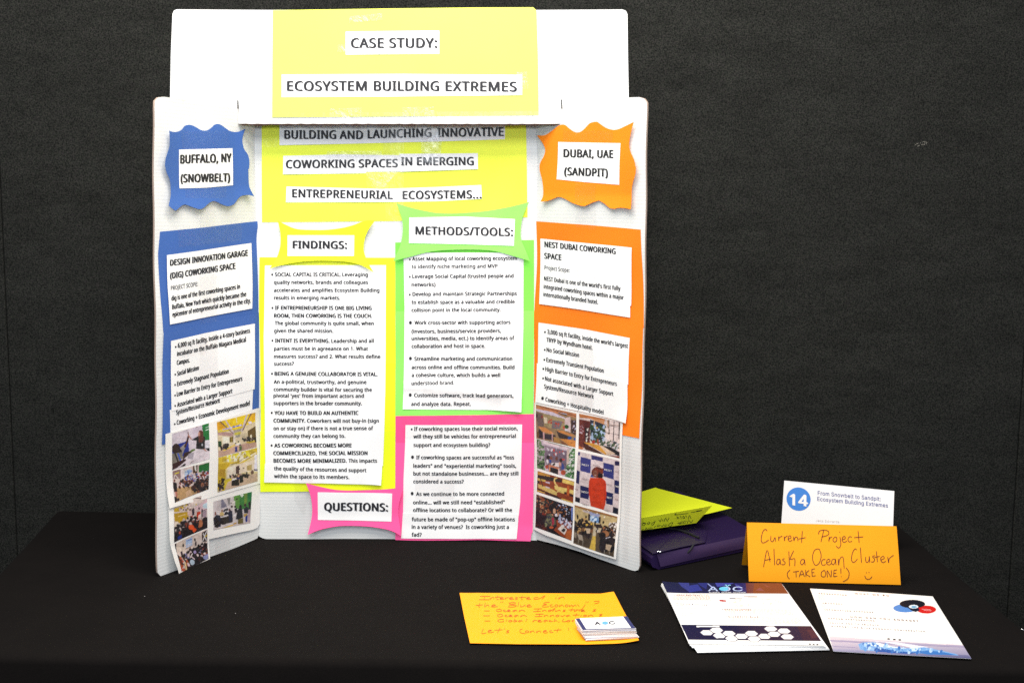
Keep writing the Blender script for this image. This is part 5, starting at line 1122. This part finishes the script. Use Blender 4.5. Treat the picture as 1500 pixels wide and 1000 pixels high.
note, NPL = None, None
npl = Plane((0, 0, TZ + .0032), (1, 0, TZ + .0032), (0, 1, TZ + .0032))
curl = addf(corner_curl(899, 867, 22, .004), corner_curl(673, 869, 40, .002), corner_curl(936, 939, 30, .003))
note = sheet('paper_note', [(673.2, 869.2), (700, 867.8), (800, 868.2), (880, 868.8), (893, 868.3), (899, 868.6), (905, 878), (920, 906), (936, 939.5), (900, 941.8), (860, 943), (760, 942.6), (688.5, 941.2), (680, 903)], npl, 0, M_AMB, None, curl, 8)
note['label'] = 'flat amber sheet of paper handwritten in red, lying under the small card stack'; note['category'] = 'paper sheet'
W1 = [[(215,166),(290,165)], [(250,166),(245,188)], [(208,190),(285,190)], [(292,175),(290,188),(302,175),(316,174),(318,188)], [(345,160),(338,186),(352,188)], [(325,172),(366,170)], [(362,182),(385,178),(378,172),(362,180),(370,188),(392,185)], [(400,175),(398,188),(406,177),(425,174)], [(430,182),(455,178),(445,172),(430,180),(440,188),(465,185)], [(492,173),(474,176),(490,184),(472,189)], [(525,160),(518,186),(528,188)], [(500,174),(552,172)], [(555,182),(580,178),(570,172),(555,180),(565,188),(590,186)], [(642,172),(610,178),(620,188),(655,180),(692,160),(668,188)], [(775,172),(768,186)], [(782,158)], [(797,172),(790,186),(810,172),(828,172),(832,185)],
      [(215,215),(206,240),(216,244)], [(185,232),(236,228)], [(255,213),(248,242),(268,230),(280,232),(280,243)], [(300,238),(328,232),(318,226),(300,236),(312,244),(346,240)], [(370,205),(365,213)], [(385,203),(380,212)], [(438,213),(425,243)], [(425,215),(465,210),(474,219),(435,228),(480,232),(470,242),(424,244)], [(500,208),(492,242)], [(515,228),(511,241),(530,240),(545,228),(545,241)], [(560,238),(585,231),(574,226),(558,236),(570,244),(596,240)],
      [(725,209),(690,212),(682,222),(706,225),(674,234),(680,244),(722,240)], [(746,226),(729,231),(736,243),(756,240)], [(775,226),(762,235),(775,243),(788,233),(775,226)], [(800,228),(797,242),(815,228),(830,242)], [(851,226),(838,235),(850,243),(862,233),(851,226)], [(872,228),(869,242),(890,228),(893,242),(914,228),(920,242)], [(930,225),(942,240)], [(987,225),(957,262),(920,262)], [(995,204),(989,213)], [(1009,203),(1003,213)], [(1050,204),(1086,200),(1084,212),(1056,219)], [(1050,226)],
      [(245,272),(286,272)], [(362,258),(335,265),(345,277),(375,270),(362,258)], [(402,264),(385,270),(400,277),(412,275)], [(418,272),(437,267),(422,264),(416,275),(440,276)], [(476,266),(455,272),(465,277),(480,266),(486,277)], [(508,266),(500,277),(522,266),(546,275)], [(610,258),(670,256)], [(645,257),(635,275)], [(605,277),(662,275)], [(677,266),(672,276),(690,266),(702,275)], [(737,264),(715,270),(725,277),(766,252),(745,277)], [(770,266),(768,276),(800,266),(802,276)], [(842,264),(825,268),(840,274),(820,278)], [(892,253),(880,277)], [(865,265),(912,263)], [(912,266),(906,277),(930,265)], [(946,266),(940,277)], [(955,272),(980,267),(966,264),(955,275),(985,276)], [(1067,262),(1045,265),(1062,272),(1038,277)],
      [(240,308),(288,308)], [(370,295),(343,302),(355,316),(385,307),(370,295)], [(412,302),(396,308),(412,315),(424,313)], [(430,310),(450,305),(436,302),(428,312),(455,314)], [(488,303),(466,309),(477,315),(492,304),(498,315)], [(520,304),(512,316),(534,304),(560,313)], [(622,297),(680,295)], [(655,296),(647,312)], [(616,314),(672,312)], [(690,303),(684,314),(704,303),(716,313)], [(734,303),(728,314),(748,303),(760,312)], [(784,302),(770,308),(780,315),(796,307),(784,302)], [(806,303),(816,313),(840,302)], [(864,303),(846,308),(856,314),(870,304),(876,314)], [(925,290),(914,315)], [(895,303),(945,301)], [(960,303),(952,314)], [(985,302),(972,308),(982,314),(998,307),(985,302)], [(1012,303),(1006,313),(1028,302),(1045,312)], [(1112,296),(1090,300),(1108,306),(1086,312)],
      [(250,346),(290,346)], [(390,334),(360,334),(345,344),(360,353),(388,350),(386,344)], [(412,332),(405,352)], [(440,341),(424,346),(434,353),(452,346),(440,341)], [(470,330),(462,352),(488,346),(468,342)], [(512,341),(496,347),(508,352),(520,341),(526,352)], [(560,328),(550,352)], [(608,341),(602,353),(612,343),(632,340)], [(640,348),(662,343),(650,339),(638,346),(650,354),(672,350)], [(700,339),(682,345),(692,352),(706,340),(712,351)], [(735,339),(720,345),(732,351),(748,348)], [(765,328),(757,350),(772,342),(782,350)], [(796,350),(790,358)], [(828,330),(818,350),(850,350)], [(862,341),(850,347),(862,352),(876,345),(862,341)], [(905,339),(888,345),(900,351)],
      [(240,402),(228,438),(262,432)], [(275,422),(300,416),(288,412),(274,422),(284,432),(316,426)], [(362,396),(344,434)], [(322,414),(380,410)], [(398,400),(392,408)], [(430,414),(410,420),(428,428),(406,434)], [(526,404),(508,412),(514,432),(548,438)], [(560,416),(546,424),(558,432),(574,424),(560,416)], [(588,418),(582,432),(602,418),(616,430)], [(634,418),(628,432),(650,418),(662,430)], [(680,424),(704,419),(692,415),(678,424),(690,434),(712,429)], [(742,415),(724,421),(736,431),(752,427)], [(790,400),(778,432)], [(756,414),(812,410)], [(862,395),(866,416)], [(876,426)]]
strokes_mesh('handwriting', W1, npl, .0007, note, .62, M_PENO, (660, 840), 5.0, lambda P: curl(P) * 1.0)

cards = thing('business_card_stack', 'thick stack of white business cards with navy ends on the flat amber sheet', 'card stack', tz(892, 925, .004))
topq = [(843.2, 905.2), (918.2, 901.8), (931.2, 920.2), (853.8, 922.2)]
zt, zb = .0205, .0046
ctop = [tz(x, y, zt) for x, y in topq]
nC = 22; rg = random.Random(9); th_ = (zt - zb) / nC
M_CE = [flat('card_edge_white', (.78, .72, .66), .7), flat('card_edge_tan', (.62, .48, .40), .7), flat('card_edge_grey', (.50, .46, .52), .7)]
for k in range(nC):
    z = zt - k * th_
    f = k / (nC - 1)
    sh = np.array([.0022 * math.sin(k * 1.7) * .5 + rg.uniform(-.0006, .0006) + .004 * f * f, -.0030 * f * f + rg.uniform(-.0006, .0006), 0])
    rot = rg.uniform(-.02, .02) + (.05 if k > nC - 4 else 0)
    cc = sum(ctop) / 4; P = []
    for q in ctop:
        d = q - cc; P.append(cc + np.array([d[0]*math.cos(rot)-d[1]*math.sin(rot), d[0]*math.sin(rot)+d[1]*math.cos(rot), 0]) + sh)
    V = [np.array([p[0], p[1], TZ + z]) for p in P] + [np.array([p[0], p[1], TZ + z - th_ * .86]) for p in P]
    Fc = [(0, 1, 2, 3), (7, 6, 5, 4), (0, 4, 5, 1), (1, 5, 6, 2), (2, 6, 7, 3), (3, 7, 4, 0)]
    cd = mesh('card', V, Fc, [M_WHITE, M_CE[rg.randrange(3)]], cards, None, False, None, [0, 1, 1, 1, 1, 1])
    if k == 0:
        top_card = cd
cpl = Plane((0, 0, TZ + zt), (1, 0, TZ + zt), (0, 1, TZ + zt))
def bil(q, u, v):
    q = [np.array(p, float) for p in q]; return tuple((1-u)*(1-v)*q[0]+u*(1-v)*q[1]+u*v*q[2]+(1-u)*v*q[3])
topq2 = [bil(topq, .02, .03), bil(topq, .98, .03), bil(topq, .98, .97), bil(topq, .02, .97)]
M_NAVY = flat('navy_print', (.025, .03, .11), .5)
for (u0, u1) in ((0, .075), (.925, 1)):
    sheet('navy_band', [bil(topq, u0, 0.01), bil(topq, u1, 0.01), bil(topq, u1, .99), bil(topq, u0, .99)], cpl, .0003, M_NAVY, top_card, None, 6, None, 0)
sheet('navy_band', [bil(topq, 0, .93), bil(topq, 1, .93), bil(topq, 1, .99), bil(topq, 0, .99)], cpl, .0002, M_NAVY, top_card, None, 6, None, 0)
lines_mesh('card_logo', [('A', 871.5, 914.8, 880, 914.6, 4.2, .09), ('C', 892.5, 914, 901, 913.7, 4.2, .09)], cpl, .0005, top_card, None, flat('logo_black', (.03, .03, .05), .5), 'B', (-.25, -1))
sheet('logo_globe', [(886.3 + 4.6*math.cos(t), 912 + 2.4*math.sin(t)) for t in np.linspace(0, 6.28, 14)[:-1]], cpl, .0005, flat('logo_blue', (.12, .35, .62), .5), top_card, None, 4, None, 0)
strokes_mesh('card_rule', [[(867, 905.6), (897, 904.4)]], cpl, .0005, top_card, .5, M_PEACH)

# ------------------------------------------------------------------ flyers
def greek(q, rows, plane, h, parent, mat, wd, seed):
    """rows: (v, u0, u1) unreadable small print, drawn word by word"""
    rg = random.Random(seed); st = []
    for v, u0, u1 in rows:
        u = u0
        while u < u1:
            L = rg.uniform(.008, .03); e = min(u + L, u1)
            st.append([bil(q, u, v), bil(q, e, v)]); u = e + .0055
    return strokes_mesh('small_print', st, plane, h, parent, wd, mat)


def leaf(k, n, Q0, Q1, z, th_, parent, rg):
    f = k / max(1, n - 1)
    P = [np.array(tz(*Q0[i], z)) * (1 - f) + np.array(tz(*Q1[i], z)) * f for i in range(4)]
    j = np.array([rg.uniform(-.0012, .0012), rg.uniform(-.0012, .0012), 0])
    V = [np.array([p[0], p[1], TZ + z]) + j for p in P] + [np.array([p[0], p[1], TZ + z - th_]) + j for p in P]
    return mesh('flyer', V, [(0, 1, 2, 3), (7, 6, 5, 4), (0, 4, 5, 1), (1, 5, 6, 2), (2, 6, 7, 3), (3, 7, 4, 0)], M_WHITE, parent)


ql = [(969.8, 853.0), (1144.4, 853.4), (1207.6, 944.8), (1009.4, 942.6)]
stack = thing('flyer_stack', 'stack of printed flyers with a navy header and white hexagons', 'flyer stack', tz(1085, 905, 0))
rg = random.Random(4)
nF = 8; z0 = .0110
low = [(968.5, 856.5), (1146, 857), (1215.5, 950.5), (1022, 954.5)]
for k in range(1, nF):
    zz = z0 - .0003 - k * (z0 - .0036) / nF
    leaf(k, nF, ql, [(x, y) for x, y in low], zz, .00075, stack, rg)
fpl = Plane((0, 0, TZ + z0), (1, 0, TZ + z0), (0, 1, TZ + z0))
hexc = [(475,533),(553,513),(578,557),(655,540),(677,580),(758,562),(838,540),(860,583),(945,563),(995,502),(1023,545),(1103,520),(1130,567)]
def hx(c, s=1.0): return [(c[0]-59*s, c[1]-2*s), (c[0]-34*s, c[1]-22*s), (c[0]+28*s, c[1]-22*s), (c[0]+58*s, c[1]+2*s), (c[0]+34*s, c[1]+22*s), (c[0]-28*s, c[1]+22*s)]
shp = [('g', (22,24,62), (26,26,66), [(100,120),(1090,120),(1145,217),(150,212)]),
       ('p', (52,56,125), [(240,128),(330,128),(330,200),(270,160)]), ('p', (46,52,130), [(330,150),(400,140),(440,190),(330,205)]), ('p', (40,44,112), [(400,128),(480,128),(470,180),(420,150)]), ('p', (62,66,150), [(540,128),(700,128),(640,150),(560,160)]), ('p', (150,160,215), [(478,128),(520,160),(512,165),(484,140)]), ('p', (30,32,92), [(700,130),(790,130),(800,212),(740,212)]), ('p', (60,60,140), [(700,135),(740,150),(780,190),(720,170)]),
       ('p', (112,52,36), [(800,128),(1090,128),(1145,217),(815,214)]), ('p', (90,42,52), [(790,128),(860,128),(850,214),(800,214)]), ('p', (125,66,70), [(870,190),(905,165),(945,195)]), ('p', (128,64,60), [(920,130),(960,150),(1000,165),(960,160)]),
       ('p', (250,248,244), [(148,212),(1135,217),(1330,480),(265,468)]),
       ('g', (24,22,58), (28,22,54), [(265,468),(1330,480),(1415,602),(322,590)]), ('p', (48,26,50), [(1210,480),(1330,480),(1415,602),(1260,600)]), ('p', (74,38,52), [(1290,510),(1340,505),(1390,570),(1330,580)]),
       ('p', (250,248,244), [(388,475),(575,477),(580,488),(392,487)])]
for c in hexc: shp += [('p', (60,52,80), hx(c, 1.06)), ('p', (240,236,232), hx(c, .90))]
shp += [('p', (175,20,20), [(575,266),(628,268),(633,281),(580,279)])]
for (x, y, w_, c) in ((657,252,105,(110,100,110)), (776,237,112,(120,96,100)), (918,255,90,(226,190,200))): shp += [('p', c, [(x,y),(x+w_,y+2),(x+w_+3,y+8),(x+3,y+6)])]
shp += [('c', [(246,214,196),(244,220,204),(248,232,218)], 60, (3,6), [(640,265),(1080,255),(1150,310),(900,300),(720,330),(640,290)])]
ft = picture('printed_front', ql, fpl, 0, stack, 5.556, (950, 830), (250,248,244), shp, lambda P: corner_curl(970, 853, 40, .003)(P), .55, (.84, .84, .84), 'printed front of the topmost flyer', 31, False)
fl_l = lambda P: corner_curl(970, 853, 40, .003)(P)
lines_mesh('text_line', [('AOC', *CR([(484, 197)], 950, 830, 5.556)[0], *CR([(765, 197)], 950, 830, 5.556)[0], 6.2, .03)], fpl, .0005, ft, None, flat('logo_pale_blue', (.42, .50, .74), .4), 'B', (0, -1))
sheet('logo_globe', CR([(612+38*math.cos(t), 180+16*math.sin(t)) for t in np.linspace(0, 6.28, 16)[:-1]], 950, 830, 5.556), fpl, .0008, flat('logo_cyan', (.12, .45, .65), .4), ft, None, 4, None, 0)
strokes_mesh('logo_fluke', [[(640,165),(655,150),(668,152)], [(640,165),(632,150),(622,150)]], fpl, .0009, ft, 1.0, flat('logo_cyan2', (.25, .6, .75), .4), (950, 830), 5.556)
lines_mesh('text_line', [('ALASKA  OCEAN  CLUSTER', *CR([(490, 212)], 950, 830, 5.556)[0], *CR([(790, 213)], 950, 830, 5.556)[0], 1.5, .01)], fpl, .0005, ft, None, M_WHITE, 'B')
T5 = lambda s, x0, y0, x1, y1, c, o=0.004: (s, *CR([(x0, y0)], 950, 830, 5.556)[0], *CR([(x1, y1)], 950, 830, 5.556)[0], c, o)
lines_mesh('text_line', [T5('G L O B A L   C O N T E X T', 192, 234, 420, 234, 1.6), T5('M I S S I O N   &   V A L U E S', 226, 303, 474, 315, 1.8, .01), T5('O C E A N   C L U S T E R S', 598, 350, 834, 353, 1.8), T5('U N I V E R S I T Y   B L U E', 628, 408, 892, 411, 1.8, .01)], fpl, .0004, ft, None, M_PEACHD, 'B')
ql2 = CR([(148,212),(1135,217),(1415,602),(322,590)], 950, 830, 5.556)
greek(ql, [(.19+.013*i, .03, .34) for i in range(8)], fpl, .0004, ft, M_PEACH, .36, 1)
greek(ql, [(.37, .03, .13), (.42, .03, .25), (.445, .03, .2), (.50, .03, .15), (.53, .04, .13), (.61, .03, .2)] + [(.43+.018*i, .40, .93) for i in range(5)] + [(.56+.018*i, .40, .95) for i in range(6)], fpl, .0004, ft, M_PEACH, .3, 2)
greek(ql, [(.945, .03, .14), (.962, .03, .28), (.965, .42, .62), (.95, .80, .9)], fpl, .0004, ft, M_PEACH, .3, 3)
strokes_mesh('social_icons', [[(1303,627),(1322,628)], [(1335,628),(1352,629)], [(1366,629),(1382,630)]], fpl, .0005, ft, 1.5, M_INKG, (950, 830), 5.556)
for c in hexc: pass
greek([CR([(c[0]-30, c[1]-3), (c[0]+30, c[1]-3), (c[0]+30, c[1]+3), (c[0]-30, c[1]+3)], 950, 830, 5.556) for c in hexc][0], [(.5, 0, 1)], fpl, .0004, ft, M_PEACH, .3, 4)

qr = [(1186.6, 861.8), (1366.2, 873.3), (1422.9, 964.7), (1220.9, 953.8)]
rpl = Plane((0, 0, TZ + .0034), (1, 0, TZ + .0034), (0, 1, TZ + .0034))
single = thing('flyer_sheet', 'single printed sheet with three overlapping ovals and an iceberg strip along its edge', 'flyer', tz(1300, 913, .002))
lft = wrinkle(91, .0005, .04)
rs = sheet('paper_sheet', qr, rpl, 0, M_WHITE, single, lft, 8)
shp = [('g', (225,208,212), (132,128,160), [(245,500),(700,530),(1335,575),(1410,700),(285,640)]), ('p', (236,222,222), [(245,500),(1335,575),(1345,592),(250,512)]), ('p', (170,158,182), [(255,540),(1350,585),(1362,600),(262,556)]), ('l', (150,140,170), 6, [(255,545),(700,572),(1345,600)]), ('l', (140,132,165), 5, [(262,590),(480,605)]), ('g', (160,155,180), (88,88,128), [(275,615),(800,630),(1380,665),(1410,700),(285,640)]),
       ('p', (228,225,235), [(560,545),(700,560),(860,590),(940,610),(1060,600),(800,560)]), ('p', (120,165,215), [(485,575),(520,560),(620,560),(740,590),(900,610),(1020,600),(1120,620),(1280,655),(1300,668),(900,648),(620,632),(500,620)]), ('p', (222,232,242), [(540,566),(640,562),(760,592),(880,612),(700,600),(600,590)]), ('p', (40,85,160), [(600,620),(640,600),(760,625),(900,640),(1000,640),(900,655),(640,638)]), ('p', (60,115,185), [(940,640),(1060,625),(1200,645),(1290,665),(1050,660)]), ('p', (200,218,235), [(900,605),(980,600),(960,630),(920,632)]), ('c', [(150,185,222),(100,150,205),(60,110,180),(178,205,232)], 60, (5,12), [(490,570),(640,568),(900,615),(1110,612),(1180,640),(900,645),(520,622)]),
       ('e', (84,136,205), (866,283,96,34)), ('e', (205,28,24), (1040,293,78,33)), ('e', (18,20,32), (925,248,104,34)), ('p', (20,26,48), [(890,280),(970,270),(985,300),(950,314),(915,300)]), ('e', (225,235,242), (935,270,38,15)), ('e', (110,165,200), (938,272,22,9))]
rf = picture('printed_front', qr, rpl, .0003, single, 5.556, (1170, 840), (250,247,240), shp, lft, .55, (.84, .84, .84), None, 32, False)
U5 = lambda s, x0, y0, x1, y1, c, o=0.004: (s, *CR([(x0, y0)], 1170, 840, 5.556)[0], *CR([(x1, y1)], 1170, 840, 5.556)[0], c, o)
lines_mesh('text_line', [U5('W H A T   W E   D O', 458, 172, 735, 190, 2.2, .012), U5('P R O G R A M M I N G', 165, 168, 390, 184, 1.7), U5('A D V O C A C Y', 196, 246, 358, 257, 1.7), U5('I N F O R M A T I O N   E X C H A N G E', 212, 300, 608, 325, 1.8, .008),
   U5('H O W   C A N   Y O U   E N G A G E ?', 424, 362, 975, 396, 2.3, .02), U5('E X P A N D   P A R T N E R S H I P S', 244, 372, 618, 394, 1.8, .008), U5('I N V I T E   A O C   T O   E D U C A T E', 256, 408, 652, 430, 1.8, .008), U5('S U P P O R T   T H E   B L U E   E C O N O M Y   C O N V E R S A T I O N', 268, 436, 1030, 480, 1.8, .012)],
   rpl, .0008, rf, lft, M_PEACHD, 'B', (-.45, -1))
greek(qr, [(.10+.017*i, .04, .62) for i in range(5)] + [(.24+.017*i, .04, .64) for i in range(5)] + [(.355+.016*i, .04, .96) for i in range(5)] + [(.505+.016*i, .40, .97) for i in range(2)] + [(.575+.016*i, .30, .97) for i in range(2)] + [(.64+.016*i, .04, .97) for i in range(3)] + [(.715, .36, .62), (.735, .42, .56)], rpl, .0007, rf, M_PEACH, .32, 6)
strokes_mesh('social_icons', [[(722,533),(740,535)], [(768,538),(788,539)], [(812,541),(832,542)]], rpl, .0009, rf, 1.6, M_INK, (1170, 840), 5.556, lft)
greek(CR([(880,232),(955,236),(955,246),(880,242)], 1170, 840, 5.556), [(.1, .15, .8), (.9, 0, 1)], rpl, .0008, rf, M_WHITE, .35, 7)
greek(CR([(790,280),(870,284),(870,292),(790,290)], 1170, 840, 5.556), [(.1, .0, .9), (.9, .2, 1)], rpl, .0008, rf, M_WHITE, .35, 8)
greek(CR([(1000,288),(1080,292),(1080,304),(1000,300)], 1170, 840, 5.556), [(.1, .0, .9), (.9, .2, 1)], rpl, .0008, rf, M_WHITE, .35, 9)

# ------------------------------------------------------------------ black bag behind the table on the right
bp_ = Plane((0, 2.30, 0), (1, 2.30, 0))
bc = bp_.hit(1540, 985)
bag = thing('bag', 'black bag with a small silver ring, just past the right edge of the tablecloth', 'bag', (bc[0], bc[1], 0))
V, Fc = [], []
nx_, nz_ = 20, 14
topz = bc[2]
for j in range(nz_ + 1):
    v = j / nz_
    for i in range(nx_):
        a_ = 2*math.pi*i/nx_; s = 1 - .55*v**2.2 + .04*math.sin(3*a_+v*5)
        x = .17*np.sign(math.cos(a_))*abs(math.cos(a_))**.6*s; y = .10*np.sign(math.sin(a_))*abs(math.sin(a_))**.6*s
        V.append((bc[0]+.03+x, bc[1]+y, .002 + v*(topz+.10)))
        if j: a1 = (j-1)*nx_+i; a2 = (j-1)*nx_+(i+1) % nx_; Fc.append((a1, a2, a2+nx_, a1+nx_))
Fc.append(tuple(nz_*nx_+i for i in range(nx_)))
mesh('body', V, Fc, flat('black_nylon', (.008, .008, .009), .75), bag, None, True)
rc = Plane((0, 2.19, 0), (1, 2.19, 0)).hit(1496, 925)
cord('ring', [rc + [.006*math.cos(t), -.002*math.sin(t*2), .006*math.sin(t)] for t in np.linspace(.3, 5.6, 12)], .0013, M_TIN, bag)
cord('strap', [rc + [.004, .004, -.004], rc + [.03, .02, -.03], rc + [.06, .05, -.06]], .004, M_ELA, bag)
